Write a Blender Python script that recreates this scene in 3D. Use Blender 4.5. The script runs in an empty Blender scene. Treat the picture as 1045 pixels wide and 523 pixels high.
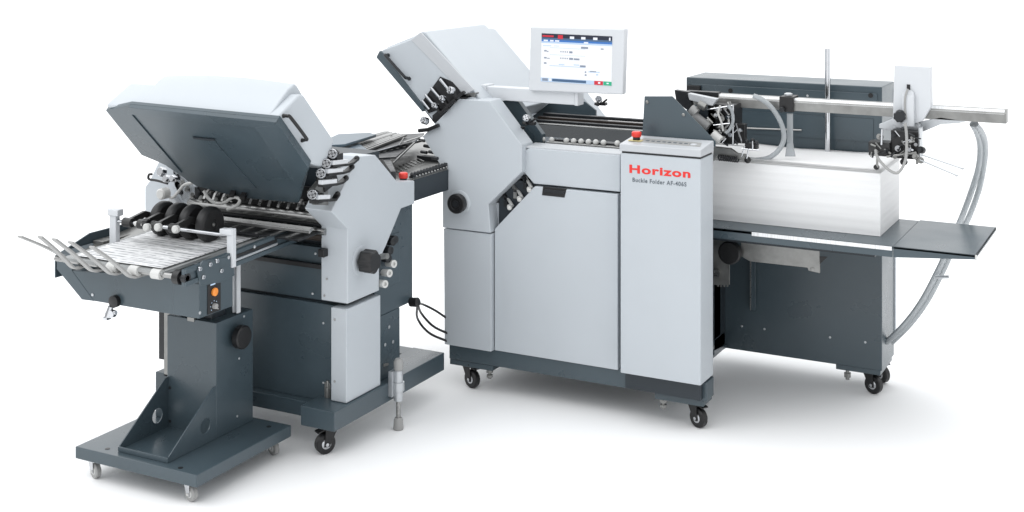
import bpy, bmesh, math, random
from mathutils import Vector, Matrix
random.seed(7)
sc = bpy.context.scene
COL = sc.collection

# ------------------------------------------------------------------ camera model (level camera, rising lens shift)
CX, HY, VX, VY, CAMZ = 522.5, -63.0, -2088.0, 1230.0, 1.7
FPX = math.sqrt(-(VX - CX) * (VY - CX))
YAW = math.atan2(VY - CX, FPX)
FW = Vector((-math.sin(YAW), math.cos(YAW), 0)); RT = Vector((math.cos(YAW), math.sin(YAW), 0)); UP = Vector((0, 0, 1))
CAM = Vector((0, 0, CAMZ))
def ray(px, py): return FW + RT * ((px - CX) / FPX) - UP * ((py - HY) / FPX)
def P(px, py, X=None, Y=None, Z=None):
    """where the line of sight measured at (px, py) meets a plane of the machine"""
    d = ray(px, py)
    if X is not None: t = (X - CAM.x) / d.x
    elif Y is not None: t = (Y - CAM.y) / d.y
    else: t = (Z - CAM.z) / d.z
    return CAM + d * t
def PN(px, py, p0, n):
    d = ray(px, py); n = Vector(n)
    return CAM + d * ((Vector(p0) - CAM).dot(n) / d.dot(n))

# ------------------------------------------------------------------ materials
def mat(name, base, rough=0.5, metal=0.0, noise=0.0, nscale=30, bump=0.0, bscale=400, spec=0.5, coat=0.0,
        trans=0.0, emis=None, estr=1.0, alpha=1.0, stretch=None, roughvar=0.0):
    m = bpy.data.materials.new(name); m.use_nodes = True
    nt = m.node_tree; b = nt.nodes['Principled BSDF']
    b.inputs['Base Color'].default_value = (*base, 1); b.inputs['Roughness'].default_value = rough
    b.inputs['Metallic'].default_value = metal; b.inputs['Specular IOR Level'].default_value = spec
    if coat: b.inputs['Coat Weight'].default_value = coat
    if trans: b.inputs['Transmission Weight'].default_value = trans
    if alpha < 1: b.inputs['Alpha'].default_value = alpha
    if emis: b.inputs['Emission Color'].default_value = (*emis, 1); b.inputs['Emission Strength'].default_value = estr
    tc = nt.nodes.new('ShaderNodeTexCoord'); vec = tc.outputs['Object']
    if stretch:
        mp = nt.nodes.new('ShaderNodeMapping'); mp.inputs['Scale'].default_value = stretch
        nt.links.new(vec, mp.inputs['Vector']); vec = mp.outputs['Vector']
    if noise or roughvar:
        n = nt.nodes.new('ShaderNodeTexNoise'); n.inputs['Scale'].default_value = nscale; n.inputs['Detail'].default_value = 6
        nt.links.new(vec, n.inputs['Vector'])
    if noise:
        r = nt.nodes.new('ShaderNodeMapRange'); r.inputs['From Min'].default_value = .3; r.inputs['From Max'].default_value = .7
        r.inputs['To Min'].default_value = 1 - noise; r.inputs['To Max'].default_value = 1 + noise
        nt.links.new(n.outputs['Fac'], r.inputs['Value'])
        mx = nt.nodes.new('ShaderNodeVectorMath'); mx.operation = 'SCALE'; mx.inputs[0].default_value = base
        nt.links.new(r.outputs['Result'], mx.inputs['Scale']); nt.links.new(mx.outputs['Vector'], b.inputs['Base Color'])
    if roughvar:
        r = nt.nodes.new('ShaderNodeMapRange'); r.inputs['From Min'].default_value = .3; r.inputs['From Max'].default_value = .7
        r.inputs['To Min'].default_value = rough - roughvar; r.inputs['To Max'].default_value = rough + roughvar
        nt.links.new(n.outputs['Fac'], r.inputs['Value']); nt.links.new(r.outputs['Result'], b.inputs['Roughness'])
    if bump:
        n2 = nt.nodes.new('ShaderNodeTexNoise'); n2.inputs['Scale'].default_value = bscale; n2.inputs['Detail'].default_value = 3
        nt.links.new(tc.outputs['Object'], n2.inputs['Vector'])
        bp = nt.nodes.new('ShaderNodeBump'); bp.inputs['Strength'].default_value = bump; bp.inputs['Distance'].default_value = .001
        nt.links.new(n2.outputs['Fac'], bp.inputs['Height']); nt.links.new(bp.outputs['Normal'], b.inputs['Normal'])
    return m

LIGHT = mat('light_grey_paint', (.485, .52, .553), .42, bump=.25, bscale=500, noise=.012, nscale=6)
LID = mat('pale_grey_paint', (.49, .508, .53), .38, bump=.2, bscale=500)
PANELW = mat('white_paint', (.61, .63, .655), .4, bump=.1)
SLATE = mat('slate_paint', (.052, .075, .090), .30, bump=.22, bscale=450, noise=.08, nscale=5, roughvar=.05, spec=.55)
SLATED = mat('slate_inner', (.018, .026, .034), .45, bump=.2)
DARK = mat('dark_steel', (.02, .022, .025), .4, metal=.3, roughvar=.1)
BLACK = mat('black_plastic', (.008, .008, .009), .42, bump=.2)
RUBBER = mat('black_rubber', (.012, .012, .012), .6, bump=.3, bscale=200)
SOFTBLACK = mat('wheel_rubber', (.018, .018, .019), .5, bump=.3, bscale=120)
STEEL = mat('brushed_steel', (.34, .34, .335), .32, metal=.9, noise=.2, nscale=14, stretch=(1, 12, 12), roughvar=.08)
GALV = mat('galvanised_steel', (.27, .27, .262), .38, metal=.75, noise=.2, nscale=22, roughvar=.08)
CHROME = mat('chrome', (.55, .56, .58), .12, metal=1, roughvar=.05, nscale=60)
ALU = mat('aluminium', (.50, .52, .54), .3, metal=.6)
NYLON = mat('white_nylon', (.58, .58, .565), .35)
GREYPL = mat('grey_plastic', (.33, .33, .325), .45)
TUBE = mat('translucent_tube', (.50, .53, .55), .22, trans=.45, spec=.6)
BLUEGREY = mat('blue_grey_paint', (.10, .14, .175), .35, bump=.2)
RED = mat('red_button', (.75, .045, .03), .35)
REDINK = mat('red_ink', (.72, .025, .018), .45)
GREYINK = mat('grey_ink', (.10, .12, .14), .5)
ORANGE = mat('orange_button', (.85, .28, .04), .35)
YELLOW = mat('yellow_plate', (.65, .56, .25), .5)
BROWN = mat('brown_hood', (.03, .022, .018), .3)
GLASS = mat('smoked_cover', (.012, .017, .021), .3, spec=.35, roughvar=.1, nscale=9)

def paper_mat(name, lines=False):
    m = bpy.data.materials.new(name); m.use_nodes = True; nt = m.node_tree; b = nt.nodes['Principled BSDF']
    b.inputs['Roughness'].default_value = .7
    tc = nt.nodes.new('ShaderNodeTexCoord'); mp = nt.nodes.new('ShaderNodeMapping')
    mp.inputs['Scale'].default_value = (0, 0, 1) if not lines else (1, 1, 0)
    nt.links.new(tc.outputs['Object'], mp.inputs['Vector'])
    ramp = nt.nodes.new('ShaderNodeValToRGB')
    if not lines:
        n = nt.nodes.new('ShaderNodeTexNoise'); n.inputs['Scale'].default_value = 260; n.inputs['Detail'].default_value = 5
        nt.links.new(mp.outputs['Vector'], n.inputs['Vector'])
        ramp.color_ramp.elements[0].position = .25; ramp.color_ramp.elements[0].color = (.835, .837, .84, 1)
        ramp.color_ramp.elements[1].position = .6; ramp.color_ramp.elements[1].color = (.86, .86, .86, 1)
        nt.links.new(n.outputs['Fac'], ramp.inputs['Fac']); nt.links.new(ramp.outputs['Color'], b.inputs['Base Color'])
    else:
        # lines of print: bands across the sheet, broken into words by noise
        w = nt.nodes.new('ShaderNodeTexWave'); w.bands_direction = 'Y'; w.inputs['Scale'].default_value = 14
        w.inputs['Distortion'].default_value = .25
        nt.links.new(mp.outputs['Vector'], w.inputs['Vector'])
        mp2 = nt.nodes.new('ShaderNodeMapping'); mp2.inputs['Scale'].default_value = (22, 60, 0)
        nt.links.new(tc.outputs['Object'], mp2.inputs['Vector'])
        n = nt.nodes.new('ShaderNodeTexNoise'); n.inputs['Scale'].default_value = 1; n.inputs['Detail'].default_value = 2
        nt.links.new(mp2.outputs['Vector'], n.inputs['Vector'])
        mu = nt.nodes.new('ShaderNodeMath'); mu.operation = 'MULTIPLY'
        nt.links.new(w.outputs['Fac'], mu.inputs[0]); nt.links.new(n.outputs['Fac'], mu.inputs[1])
        ramp.color_ramp.elements[0].position = .36; ramp.color_ramp.elements[0].color = (.76, .765, .77, 1)
        ramp.color_ramp.elements[1].position = .52; ramp.color_ramp.elements[1].color = (.25, .26, .28, 1)
        nt.links.new(mu.outputs[0], ramp.inputs['Fac']); nt.links.new(ramp.outputs['Color'], b.inputs['Base Color'])
    return m
PAPER = paper_mat('white_paper'); PRINT = paper_mat('printed_paper', True)
SHEET = mat('paper_sheet', (.80, .80, .80), .7)
SCALE = mat('scale_strip', (.78, .79, .80), .4, noise=.18, nscale=1, stretch=(420, 1, 1))
def emat(name, c, s=1.0): return mat(name, tuple(x * .2 for x in c), .3, emis=c, estr=s)
S_BODY = emat('screen_white', (.86, .88, .90), .9); S_NAVY = emat('screen_navy', (.012, .016, .035)); S_BLUE = emat('screen_blue', (.04, .16, .48))
S_PALE = emat('pale_glow', (.45, .58, .75)); S_RED = emat('screen_red', (.55, .02, .04)); S_GREEN = emat('screen_green', (.02, .38, .20))
S_GREY = emat('screen_grey', (.22, .26, .34)); S_STEEL = emat('screen_steel', (.06, .12, .22)); S_ICON = emat('screen_icon', (.75, .78, .85))

# ------------------------------------------------------------------ mesh builder
class MB:
    def __init__(s): s.bm = bmesh.new(); s.mi = 0
    def _f(s, vs):
        try: f = s.bm.faces.new(vs); f.material_index = s.mi; return f
        except ValueError: return None
    def loft(s, rings, cap=True, closed=False):
        R = [[s.bm.verts.new(p) for p in r] for r in rings]; n = len(R[0])
        m = len(R) if closed else len(R) - 1
        for i in range(m):
            a, b = R[i], R[(i + 1) % len(R)]
            for k in range(n): s._f([a[k], a[(k + 1) % n], b[(k + 1) % n], b[k]])
        if cap and not closed: s._f(R[0][::-1]); s._f(R[-1])
        return s
    def prism(s, pts, vec):
        vec = Vector(vec); return s.loft([[Vector(p) for p in pts], [Vector(p) + vec for p in pts]])
    def box(s, x0, x1, y0, y1, z0, z1):
        return s.prism([(x0, y0, z0), (x1, y0, z0), (x1, y1, z0), (x0, y1, z0)], (0, 0, z1 - z0))
    def yz(s, poly, x0, x1): return s.prism([(x0, y, z) for y, z in poly], (x1 - x0, 0, 0))
    def xz(s, poly, y0, y1): return s.prism([(x, y0, z) for x, z in poly], (0, y1 - y0, 0))
    def cyl(s, a, b, r, r2=None, n=20, pts=None):
        a, b = Vector(a), Vector(b); d = (b - a).normalized()
        u = d.orthogonal().normalized(); v = d.cross(u); r2 = r if r2 is None else r2
        def ring(c, q): return [c + (u * math.cos(t) + v * math.sin(t)) * q for t in [2 * math.pi * k / n for k in range(n)]]
        return s.loft([ring(a, r), ring(b, r2)])
    def lathe(s, a, d, prof, n=24):
        """prof: list of (distance along d, radius)"""
        a, d = Vector(a), Vector(d).normalized(); u = d.orthogonal().normalized(); v = d.cross(u)
        return s.loft([[a + d * h + (u * math.cos(2 * math.pi * k / n) + v * math.sin(2 * math.pi * k / n)) * max(q, 1e-4) for k in range(n)] for h, q in prof])
    def star(s, a, d, h, r, k=7, dep=.12, n=56):
        a, d = Vector(a), Vector(d).normalized(); u = d.orthogonal().normalized(); v = d.cross(u)
        def ring(o, q): return [a + d * o + (u * math.cos(t) + v * math.sin(t)) * q * (1 - dep * (.5 + .5 * math.cos(k * t))) for t in [2 * math.pi * j / n for j in range(n)]]
        return s.loft([ring(0, r), ring(h * .85, r), ring(h, r * .86)])
    def ball(s, c, r, n=12):
        bmesh.ops.create_uvsphere(s.bm, u_segments=n, v_segments=n // 2 + 2, radius=r, matrix=Matrix.Translation(Vector(c)))
        return s
    def tube(s, pts, r, n=10, sub=6):
        pts = [Vector(p) for p in pts]
        if len(pts) > 2 and sub > 1:
            q = []; ext = [pts[0] * 2 - pts[1]] + pts + [pts[-1] * 2 - pts[-2]]
            for i in range(1, len(ext) - 2):
                a, b, c, d = ext[i - 1:i + 3]
                for k in range(sub):
                    t = k / sub
                    q.append(.5 * ((2 * b) + (c - a) * t + (2 * a - 5 * b + 4 * c - d) * t * t + (3 * b - a - 3 * c + d) * t ** 3))
            q.append(pts[-1]); pts = q
        up = None; rings = []
        for i, p in enumerate(pts):
            d = (pts[min(i + 1, len(pts) - 1)] - pts[max(i - 1, 0)]).normalized()
            if up is None: up = d.orthogonal().normalized()
            up = (up - d * up.dot(d)).normalized(); v = d.cross(up)
            rings.append([p + (up * math.cos(2 * math.pi * k / n) + v * math.sin(2 * math.pi * k / n)) * r for k in range(n)])
        return s.loft(rings)
    def bar(s, pts, w, h, wdir):
        """flat bar: rectangular section swept along pts, w along wdir"""
        pts = [Vector(p) for p in pts]; wd = Vector(wdir).normalized(); rings = []
        for i, p in enumerate(pts):
            d = (pts[min(i + 1, len(pts) - 1)] - pts[max(i - 1, 0)]).normalized()
            t = wd.cross(d).normalized()
            rings.append([p + wd * w / 2 + t * h / 2, p - wd * w / 2 + t * h / 2, p - wd * w / 2 - t * h / 2, p + wd * w / 2 - t * h / 2])
        return s.loft(rings)
    def build(s, name, m, parent=None, bevel=0.0, seg=2, angle=35):
        me = bpy.data.meshes.new(name); bmesh.ops.recalc_face_normals(s.bm, faces=s.bm.faces)
        off = base_of(parent)
        for v in s.bm.verts: v.co -= off
        s.bm.to_mesh(me); s.bm.free()
        for q in (m if isinstance(m, (list, tuple)) else [m]): me.materials.append(q)
        for p in me.polygons: p.use_smooth = True
        me.set_sharp_from_angle(angle=math.radians(angle))
        o = bpy.data.objects.new(name, me); COL.objects.link(o)
        if parent: o.parent = parent
        if bevel:
            b = o.modifiers.new('bevel', 'BEVEL'); b.width = bevel; b.segments = seg; b.limit_method = 'ANGLE'
            b.angle_limit = math.radians(40); b.harden_normals = True
        return o
def base_of(o):
    v = Vector((0, 0, 0))
    while o is not None: v += o.location; o = o.parent
    return v
def thing(name, label, cat, loc, group=None):
    o = bpy.data.objects.new(name, None); COL.objects.link(o); o.location = loc; o.empty_display_size = .1
    o['label'] = label; o['category'] = cat
    if group: o['group'] = group
    return o
def B(*a): return MB().box(*a)
def Pl(pts, **k): return [P(x, y, **k) for x, y in pts]

def knob_reflection(parent, c, d, h, r):
    """dark disc and bright cross that imitate dark reflections in a chrome knob"""
    c = Vector(c); d = Vector(d).normalized(); f = c + d * h
    k = MB().lathe(f - d * .001, d, [(0, r * .74), (.0022, r * .74), (.0022, r * .70)], 20).build('knob_dark_reflection', DARK, parent)  # flat dark disc paints the dark reflections of the chrome
    u = d.orthogonal().normalized(); v = d.cross(u); b = MB()
    for s_ in (u + v * .4, v - u * .4):
        s_ = s_.normalized(); b.bar([f + d * .002 - s_ * r * .66, f + d * .002 + s_ * r * .66], r * .52, .002, d.cross(s_))
    b.build('knob_bright_cross', CHROME, k)  # bright bars left between the painted reflections
# ------------------------------------------------------------------ castors (shared meshes, copied)
CAST = {}
def castor_proto(style):
    if style in CAST: return CAST[style]
    if style == 'black': r, w, mt, hb, fk = .034, .026, BLACK, CHROME, BLACK
    else: r, w, mt, hb, fk = .0235, .017, GREYPL, NYLON, CHROME
    # fork and swivel: origin at the floor point of the wheel, wheel axis along Y
    f = MB(); top = 2.75 * r if style == 'black' else 3.1 * r
    f.box(-r * .2, r * 1.5, -w * .95, w * .95, top - .006, top)
    f.cyl((r * .55, 0, top - .014), (r * .55, 0, top - .005), r * .55)
    for sg in (-1, 1):
        y0 = sg * (w * .5 + .002); y1 = sg * (w * .5 + .005)
        f.xz([(-r * .28, r * .75), (r * .28, r * .75), (r * 1.15, top - .012), (r * 1.0, top - .005), (-r * .1, top - .005)], y0, y1)
    f.box(-r * .2, r * 1.1, -w * .65, w * .65, top - .015, top - .009)
    fork = f.build('fork', fk, None, .001)
    wm = MB(); wm.lathe((0, -w / 2, r), (0, 1, 0), [(0, r * .62), (0, r * .9), (w * .15, r), (w * .85, r), (w, r * .9), (w, r * .62)], 32)
    wheel = wm.build('wheel', mt)
    hm = MB(); hm.lathe((0, -w / 2 - .0015, r), (0, 1, 0), [(0, r * .2), (0, r * .4), (.003, r * .58), (w, r * .58), (w + .003, r * .4), (w + .003, r * .2)], 24)
    hm.cyl((0, -w / 2 - .008, r), (0, w / 2 + .008, r), r * .17, n=8)
    hub = hm.build('hub', hb)
    lv = MB(); lv.prism([(-r * .9, -w * .55, top - .02), (-r * .2, -w * .55, top - .014), (-r * .2, w * .55, top - .014), (-r * .9, w * .55, top - .02)], (0, 0, .004))
    lever = lv.build('brake_lever', fk)
    CAST[style] = [fork, wheel, hub, lever]
    for o in CAST[style]: COL.objects.unlink(o)
    return CAST[style]
def castor(parent, x, y, style='black', rot=0.0):
    pr = castor_proto(style); fork = pr[0].copy(); fork.name = 'castor'; COL.objects.link(fork); fork.parent = parent
    fork.location = Vector((x, y, 0)) - parent.location; fork.rotation_euler = (0, 0, rot)
    for o in pr[1:]:
        c = o.copy(); COL.objects.link(c); c.parent = fork
def knob(parent, c, d, r, h, m=BLACK, name='knob', k=8, dep=.1):
    b = MB(); b.lathe(c, d, [(0, r * .45), (h * .35, r * .45)], 20); b.star(Vector(c) + Vector(d).normalized() * h * .3, d, h * .7, r, k, dep)
    return b.build(name, m, parent, .0008)
def screws(parent, name, m, cs, d, r=.0042, h=.0018):
    for c in cs:
        b = MB(); b.lathe(c, d, [(0, r), (h * .6, r), (h, r * .6)], 12); b.build(name, m, parent)
def screw(b, c, d, r=.0035): b.lathe(c, d, [(0, r), (.001, r), (.0018, r * .6)], 12)

# ================================================================== FLOOR
fl = MB(); fl.box(-60, 60, -40, 90, -.05, 0)
floor = fl.build('floor', mat('white_studio_floor', (.97, .97, .97), .8, spec=.2)); floor['kind'] = 'structure'

# ================================================================== MAIN FOLDING MACHINE
mf = thing('folding_machine', 'large light grey folding machine with touch screen and red lettering on its console column', 'folding machine', (-2.03, 4.66, 0))
b = MB(); b.box(-2.545, -1.522, 4.372, 4.45, .104, .170); b.box(-2.545, -2.46, 4.45, 4.99, .104, .170); b.box(-1.75, -1.66, 4.45, 4.985, .100, .168)
b.box(-2.46, -1.75, 4.92, 4.985, .104, .168)
b.box(-2.545, -2.36, 4.376, 4.47, .082, .104); b.box(-1.715, -1.535, 4.378, 4.47, .082, .104)
base = b.build('base_frame', SLATE, mf, .003)
b = MB(); b.box(-1.815, -1.535, 4.35, 4.372, .112, .168)
b.build('base_step', SLATED, mf, .002)
castor(mf, -1.562, 4.406, 'black', math.radians(155)); castor(mf, -2.46, 4.40, 'black', math.radians(160))
castor(mf, -2.46, 4.93, 'black', 2.6)
for x in (-2.385, -1.69):
    l = MB(); l.cyl((x, 4.40, .045), (x, 4.40, .085), .006); l.cyl((x, 4.40, .050), (x, 4.40, .060), .012, n=6); l.cyl((x, 4.40, .068), (x, 4.40, .078), .013, n=6)
    l.build('levelling_bolt', GALV, mf)
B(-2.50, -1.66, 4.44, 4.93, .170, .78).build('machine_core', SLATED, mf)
MB().xz([(-2.548, .166), (-2.347, .166), (-2.347, .603), (-2.552, .603)], 4.342, 4.43).build('corner_cover', LIGHT, mf, .003)
OCT = [(-2.553, .607), (-2.347, .607), (-2.356, .713), (-2.217, .844), (-2.217, .942), (-2.352, 1.097), (-2.483, 1.097), (-2.642, .944), (-2.554, .830)]
MB().xz(OCT, 4.336, 4.428).build('side_housing', LIGHT, mf, .004)
MB().xz(OCT, 5.06, 5.13).build('side_housing', LIGHT, mf, .004)
# inner return beside the lower slot
MB().prism(Pl([(499.5, 209), (511, 207), (511, 228), (503, 236), (499.5, 236)], Y=4.40), (0, .01, 0)).build('slot_return', LIGHT, mf)
b = MB(); b.xz([(-2.33, 1.095), (-2.215, .96), (-2.215, .90), (-2.40, .90), (-2.40, 1.07)], 4.50, 4.53)
b.build('inner_side_plate', SLATE, mf, .002)
b = MB(); b.xz([(-2.228, .917), (-2.228, .841), (-2.184, .799), (-1.842, .799), (-1.842, .928), (-2.20, .928)], 4.368, 4.40)
b.build('front_apron', LIGHT, mf, .003)
b = MB(); b.box(-2.228, -1.842, 4.372, 4.47, .926, .934); b.build('apron_top', LID, mf, .002)
DOOR = [(-2.343, .1675), (-1.847, .1675), (-1.847, .791), (-2.177, .791), (-2.343, .618)]
door = MB().xz(DOOR, 4.360, 4.40).build('door', LIGHT, mf, .003)
b = MB(); b.prism(Pl([(554, 190.5), (578, 193), (576, 202), (553, 199.5)], Y=4.3585), (0, .006, 0)); b.build('handle_recess', BLACK, door, .001)
b = MB(); b.prism(Pl([(556, 193.3), (576.5, 195.5), (575, 198.5), (555, 196.3)], Y=4.354), (0, .005, 0)); b.build('pull_handle', DARK, door, .001)
B(-2.343, -1.83, 4.395, 4.43, .165, .80).build('door_frame', SLATED, mf)
# lower slot with fold-plate levers
b = MB(); b.prism(Pl([(511, 207), (536, 177), (556, 192), (530, 212), (511, 229)], Y=4.43), (0, .02, 0)); b.build('lever_slot', BLACK, mf)
for i, (x, y) in enumerate([(519, 206), (529, 197.5), (539, 188)]):
    c = P(x, y, Y=4.39)
    l = MB(); l.cyl(c + Vector((-.02, .02, .018)), c + Vector((.022, -.012, -.012)), .006, n=10); l.lathe(c + Vector((.012, -.02, -.012)), (.5, -.6, -.3), [(0, .008), (.014, .009), (.018, .005)], 14)
    l.build('fold_lever', NYLON, mf)
    l = MB(); l.cyl(c + Vector((-.03, .01, .03)), c + Vector((-.012, .0, .012)), .008, n=12); l.cyl(c + Vector((-.03, .03, -.005)), c + Vector((.03, .02, .02)), .004, n=8); l.box(c.x - .02, c.x - .006, c.y - .002, c.y + .03, c.z - .02, c.z + .004)
    l.build('lever_pivot', GALV if i % 2 else DARK, mf)
b = MB(); p = Pl([(514, 224), (523, 215), (525, 217.5), (514, 228.5)], Y=4.40); b.prism(p, (0, .01, 0)); b.build('slot_strip', BLACK, mf)
# console column
cons = MB().box(-1.816, -1.521, 4.31, 4.44, .178, .948).build('console_column', LIGHT, mf, .003)
B(-1.812, -1.525, 4.315, 4.437, .946, .957).build('console_gap', BLACK, mf)
lid = MB().yz([(4.306, .955), (4.306, .980), (4.442, .994), (4.442, .955)], -1.819, -1.519).build('console_lid', LID, mf, .003)
def top_z(y): return .980 + (y - 4.306) / (4.442 - 4.306) * .014
def onlid(px, py):
    p0 = Vector((0, 4.306, .980)); n = Vector((0, -.014, .136)).normalized(); return PN(px, py, p0, n)
b = MB(); q = [onlid(x, y) for x, y in [(657, 141.5), (716, 146.3), (714.5, 150.2), (652, 145.2)]]; b.prism(q, (0, 0, .0012)); b.build('key_strip', GREYPL, lid)
b = MB()
for k in range(9):
    px = 661 + k * 5.6; c = onlid(px, 144.2 + (px - 661) * .075); b.box(c.x - .006, c.x + .006, c.y - .006, c.y + .006, c.z, c.z + .0022)
b.build('key_row', [GREYINK], lid, .0005)
c = onlid(708, 148.2); MB().lathe(c, (0, 0, 1), [(0, .012), (.003, .012), (.004, .009)], 20).build('key_pad', PANELW, lid)
c = onlid(649.6, 143.6)
MB().box(c.x - .024, c.x + .024, c.y - .02, c.y + .022, c.z, c.z + .0022).build('warning_plate', YELLOW, lid)
es = MB().lathe(c + Vector((0, 0, .001)), (0, 0, 1), [(0, .013), (.012, .013)], 20).build('emergency_stop', BLACK, mf)
MB().lathe(c + Vector((0, 0, .013)), (0, 0, 1), [(0, .015), (.004, .0175), (.015, .0175), (.019, .014)], 24).build('button_cap', RED, es)
def text(s, parent, name, m, px0, px1, py_base, cap, Y, off=0.0, sp=1.0):
    cu = bpy.data.curves.new(name, 'FONT'); cu.body = s; cu.offset = off; cu.extrude = .003; cu.space_character = sp
    o = bpy.data.objects.new(name, cu); COL.objects.link(o)
    dg = bpy.context.evaluated_depsgraph_get(); me = bpy.data.meshes.new_from_object(o.evaluated_get(dg))
    bpy.data.objects.remove(o)
    xs = [v.co.x for v in me.vertices]; ys = [v.co.y for v in me.vertices]
    x0, x1 = min(xs), max(xs)
    a = P(px0, py_base, Y=Y); e = P(px1, py_base, Y=Y); w = e.x - a.x
    capz = cap / FPX * (a - CAM).dot(FW); h = .729 + 2 * off
    offp = base_of(parent)
    for v in me.vertices:
        x, y, z = v.co; v.co = Vector((a.x + (x - x0) / (x1 - x0) * w, Y - z * .15, a.z + y / h * capz)) - offp
    me.materials.clear(); me.materials.append(m)
    o = bpy.data.objects.new(name, me); COL.objects.link(o); o.parent = parent; return o
text('Horizon', cons, 'maker_lettering', REDINK, 642.3, 704.6, 176.2, 9.0, 4.3097, off=.034, sp=1.12)
text('Buckle Folder AF-406S', cons, 'model_lettering', GREYINK, 645.5, 700.5, 185.6, 4.6, 4.3097, off=.02, sp=1.15)
# triangular guide plate behind the console
tp = MB(); tp.prism(Pl([(657.6, 98.5), (686, 98.5), (730, 144.5), (730, 150), (655, 145)], Y=4.445), (0, .006, 0))
tri = tp.build('guide_plate', SLATE, mf, .0015)
for x, y in ((660.5, 104.3), (697.7, 117.3)):
    MB().lathe(P(x, y, Y=4.445), (0, -1, 0), [(0, .006), (.003, .006), (.005, .003)], 16).build('bolt', GALV, tri)
# feed bed: dark cover rails, smoked cover, marble rack
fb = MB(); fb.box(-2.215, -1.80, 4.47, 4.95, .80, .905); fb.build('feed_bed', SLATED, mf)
for i, (y0, yy) in enumerate([(118.5, 4.80), (122.5, 4.75), (126.0, 4.70), (129.5, 4.66)]):
    a = P(600, y0, Y=yy); w = .012 if i != 1 else .018
    B(-2.36, -1.62, yy, yy + .022, a.z - w, a.z).build('feed_rail', [DARK, BROWN, DARK, STEEL][i], mf, .002)
a = P(600, 131, Y=4.65); c = P(600, 143, Y=4.60)
b = MB(); b.yz([(4.65, a.z), (4.657, a.z), (4.607, c.z), (4.60, c.z)], -2.34, -1.80); b.build('smoked_cover', GLASS, mf)
b = MB(); b.box(-2.19, -1.81, 4.52, 4.535, .929, .943); rack = b.build('marble_rack', DARK, mf, .001)
B(-2.19, -1.83, 4.485, 4.51, .928, .937).build('feed_guide', STEEL, mf, .001)
for px in (546, 554, 563, 578, 585.5, 593, 600.5, 608, 616, 630):
    c = P(px, 143 + (px - 546) * .052, Y=4.515); MB().ball(c + Vector((0, 0, .003)), .0108, 16).build('marble', NYLON, rack)
# slate rear plate behind the screen foot
b = MB(); b.prism(Pl([(543, 119), (561, 105), (597, 104), (608, 113), (608, 122), (543, 126)], Y=4.90), (0, .012, 0)); b.build('rear_plate', SLATE, mf, .002)
# adjusting knobs at both ends of the fold plate
def clamp_knob(parent, px, py, Y, r=.013, name='adjusting_knob', d=(0.25, -1, .35)):
    c = P(px, py, Y=Y); b = MB(); b.star(c, d, .022, r, 10, .06); b.cyl(c, c - Vector(d).normalized() * .03, r * .5); o = b.build(name, CHROME, parent, .0006); knob_reflection(o, c, d, .022, r)
    b = MB(); b.box(c.x - .022, c.x + .024, c.y + .005, c.y + .03, c.z - .024, c.z - .012); b.cyl(c + Vector((-.02, .0, -.016)), c + Vector((.0, 0, -.022)), .006, n=10)
    b.cyl(c + Vector((.0, .015, -.02)), c + Vector((.03, .01, .002)), .004, n=10); b.build('clamp', BLACK, o, .002)
    return o
clamp_knob(mf, 538, 121.5, 4.42, .014); clamp_knob(mf, 611.5, 102, 4.88, .014)
c = P(531, 130, Y=4.42); MB().box(c.x - .035, c.x + .01, c.y - .005, c.y + .02, c.z - .012, c.z + .002).build('clamp_foot', BLACK, mf, .002)
# front hand wheel
c = P(469, 207, Y=4.336)
MB().lathe(c, (0, -1, 0), [(0, .046), (.0015, .046), (.003, .043), (.003, .030)], 40).build('knob_ring', LIGHT, mf)
hk = MB().lathe(c + Vector((0, -.003, 0)), (0, -1, 0), [(0, .024), (.006, .036), (.026, .037), (.030, .034), (.030, .022), (.027, .020), (.027, .001)], 36).build('hand_knob', BLACK, mf)
MB().lathe(c + Vector((0, -.029, 0)), (0, -1, 0), [(0, .013), (.004, .012)], 24).build('knob_cap', DARK, hk)
# seam line knobs, cables
hub = P(423, 307, Y=4.10); hub = P(421, 308, X=-2.50)
# ---- generic raised cover
def shell(parent, prof, mapf, u0, u1, inset, bulge):
    """prof: list of (v, z) of the end plate; mapf(u, v, z) -> world"""
    cz = sum(p[1] for p in prof) / len(prof)
    b = MB(); b.loft([[mapf(u, v, z) for v, z in prof] for u in (u0, u1)])
    return b
# main cover: side profile (x, z), runs back along y
CP = [(-2.855, 1.240), (-2.838, 1.266), (-2.709, 1.308), (-2.665, 1.340), (-2.36, 1.035), (-2.40, .995), (-2.56, .955)]
CP = [(-2.852, 1.238), (-2.838, 1.266), (-2.712, 1.310), (-2.668, 1.338), (-2.385, 1.052), (-2.42, 1.00), (-2.600, .995)]
b = MB()
E1 = [(-2.852, 1.238), (-2.838, 1.266), (-2.712, 1.310), (-2.445, 1.043), (-2.50, .99), (-2.600, .995)]
M1 = [(-2.850, 1.250), (-2.825, 1.276), (-2.700, 1.324), (-2.668, 1.342), (-2.650, 1.338), (-2.352, 1.040), (-2.44, .98), (-2.600, .995)]
b.xz(M1, 4.375, 4.86)
b.xz([(-2.852, 1.238), (-2.838, 1.266), (-2.712, 1.310), (-2.668, 1.338), (-2.648, 1.322), (-2.365, 1.037), (-2.44, .98), (-2.600, .995)], 4.36, 4.375)
b.xz([(-2.852, 1.238), (-2.838, 1.266), (-2.712, 1.305), (-2.672, 1.322), (-2.650, 1.315), (-2.375, 1.037), (-2.44, .98), (-2.600, .995)], 4.86, 4.945)
cov = b.build('cover', LIGHT, mf, .006, 3)
b = MB(); n = Vector((1, 0, 1)).normalized()
q = Pl([(419, 41), (429, 33), (484, 92), (474, 97)], Y=4.357); b.prism(q, (0, .01, 0)); b.build('cover_corner_strip', LID, cov, .002)
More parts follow.
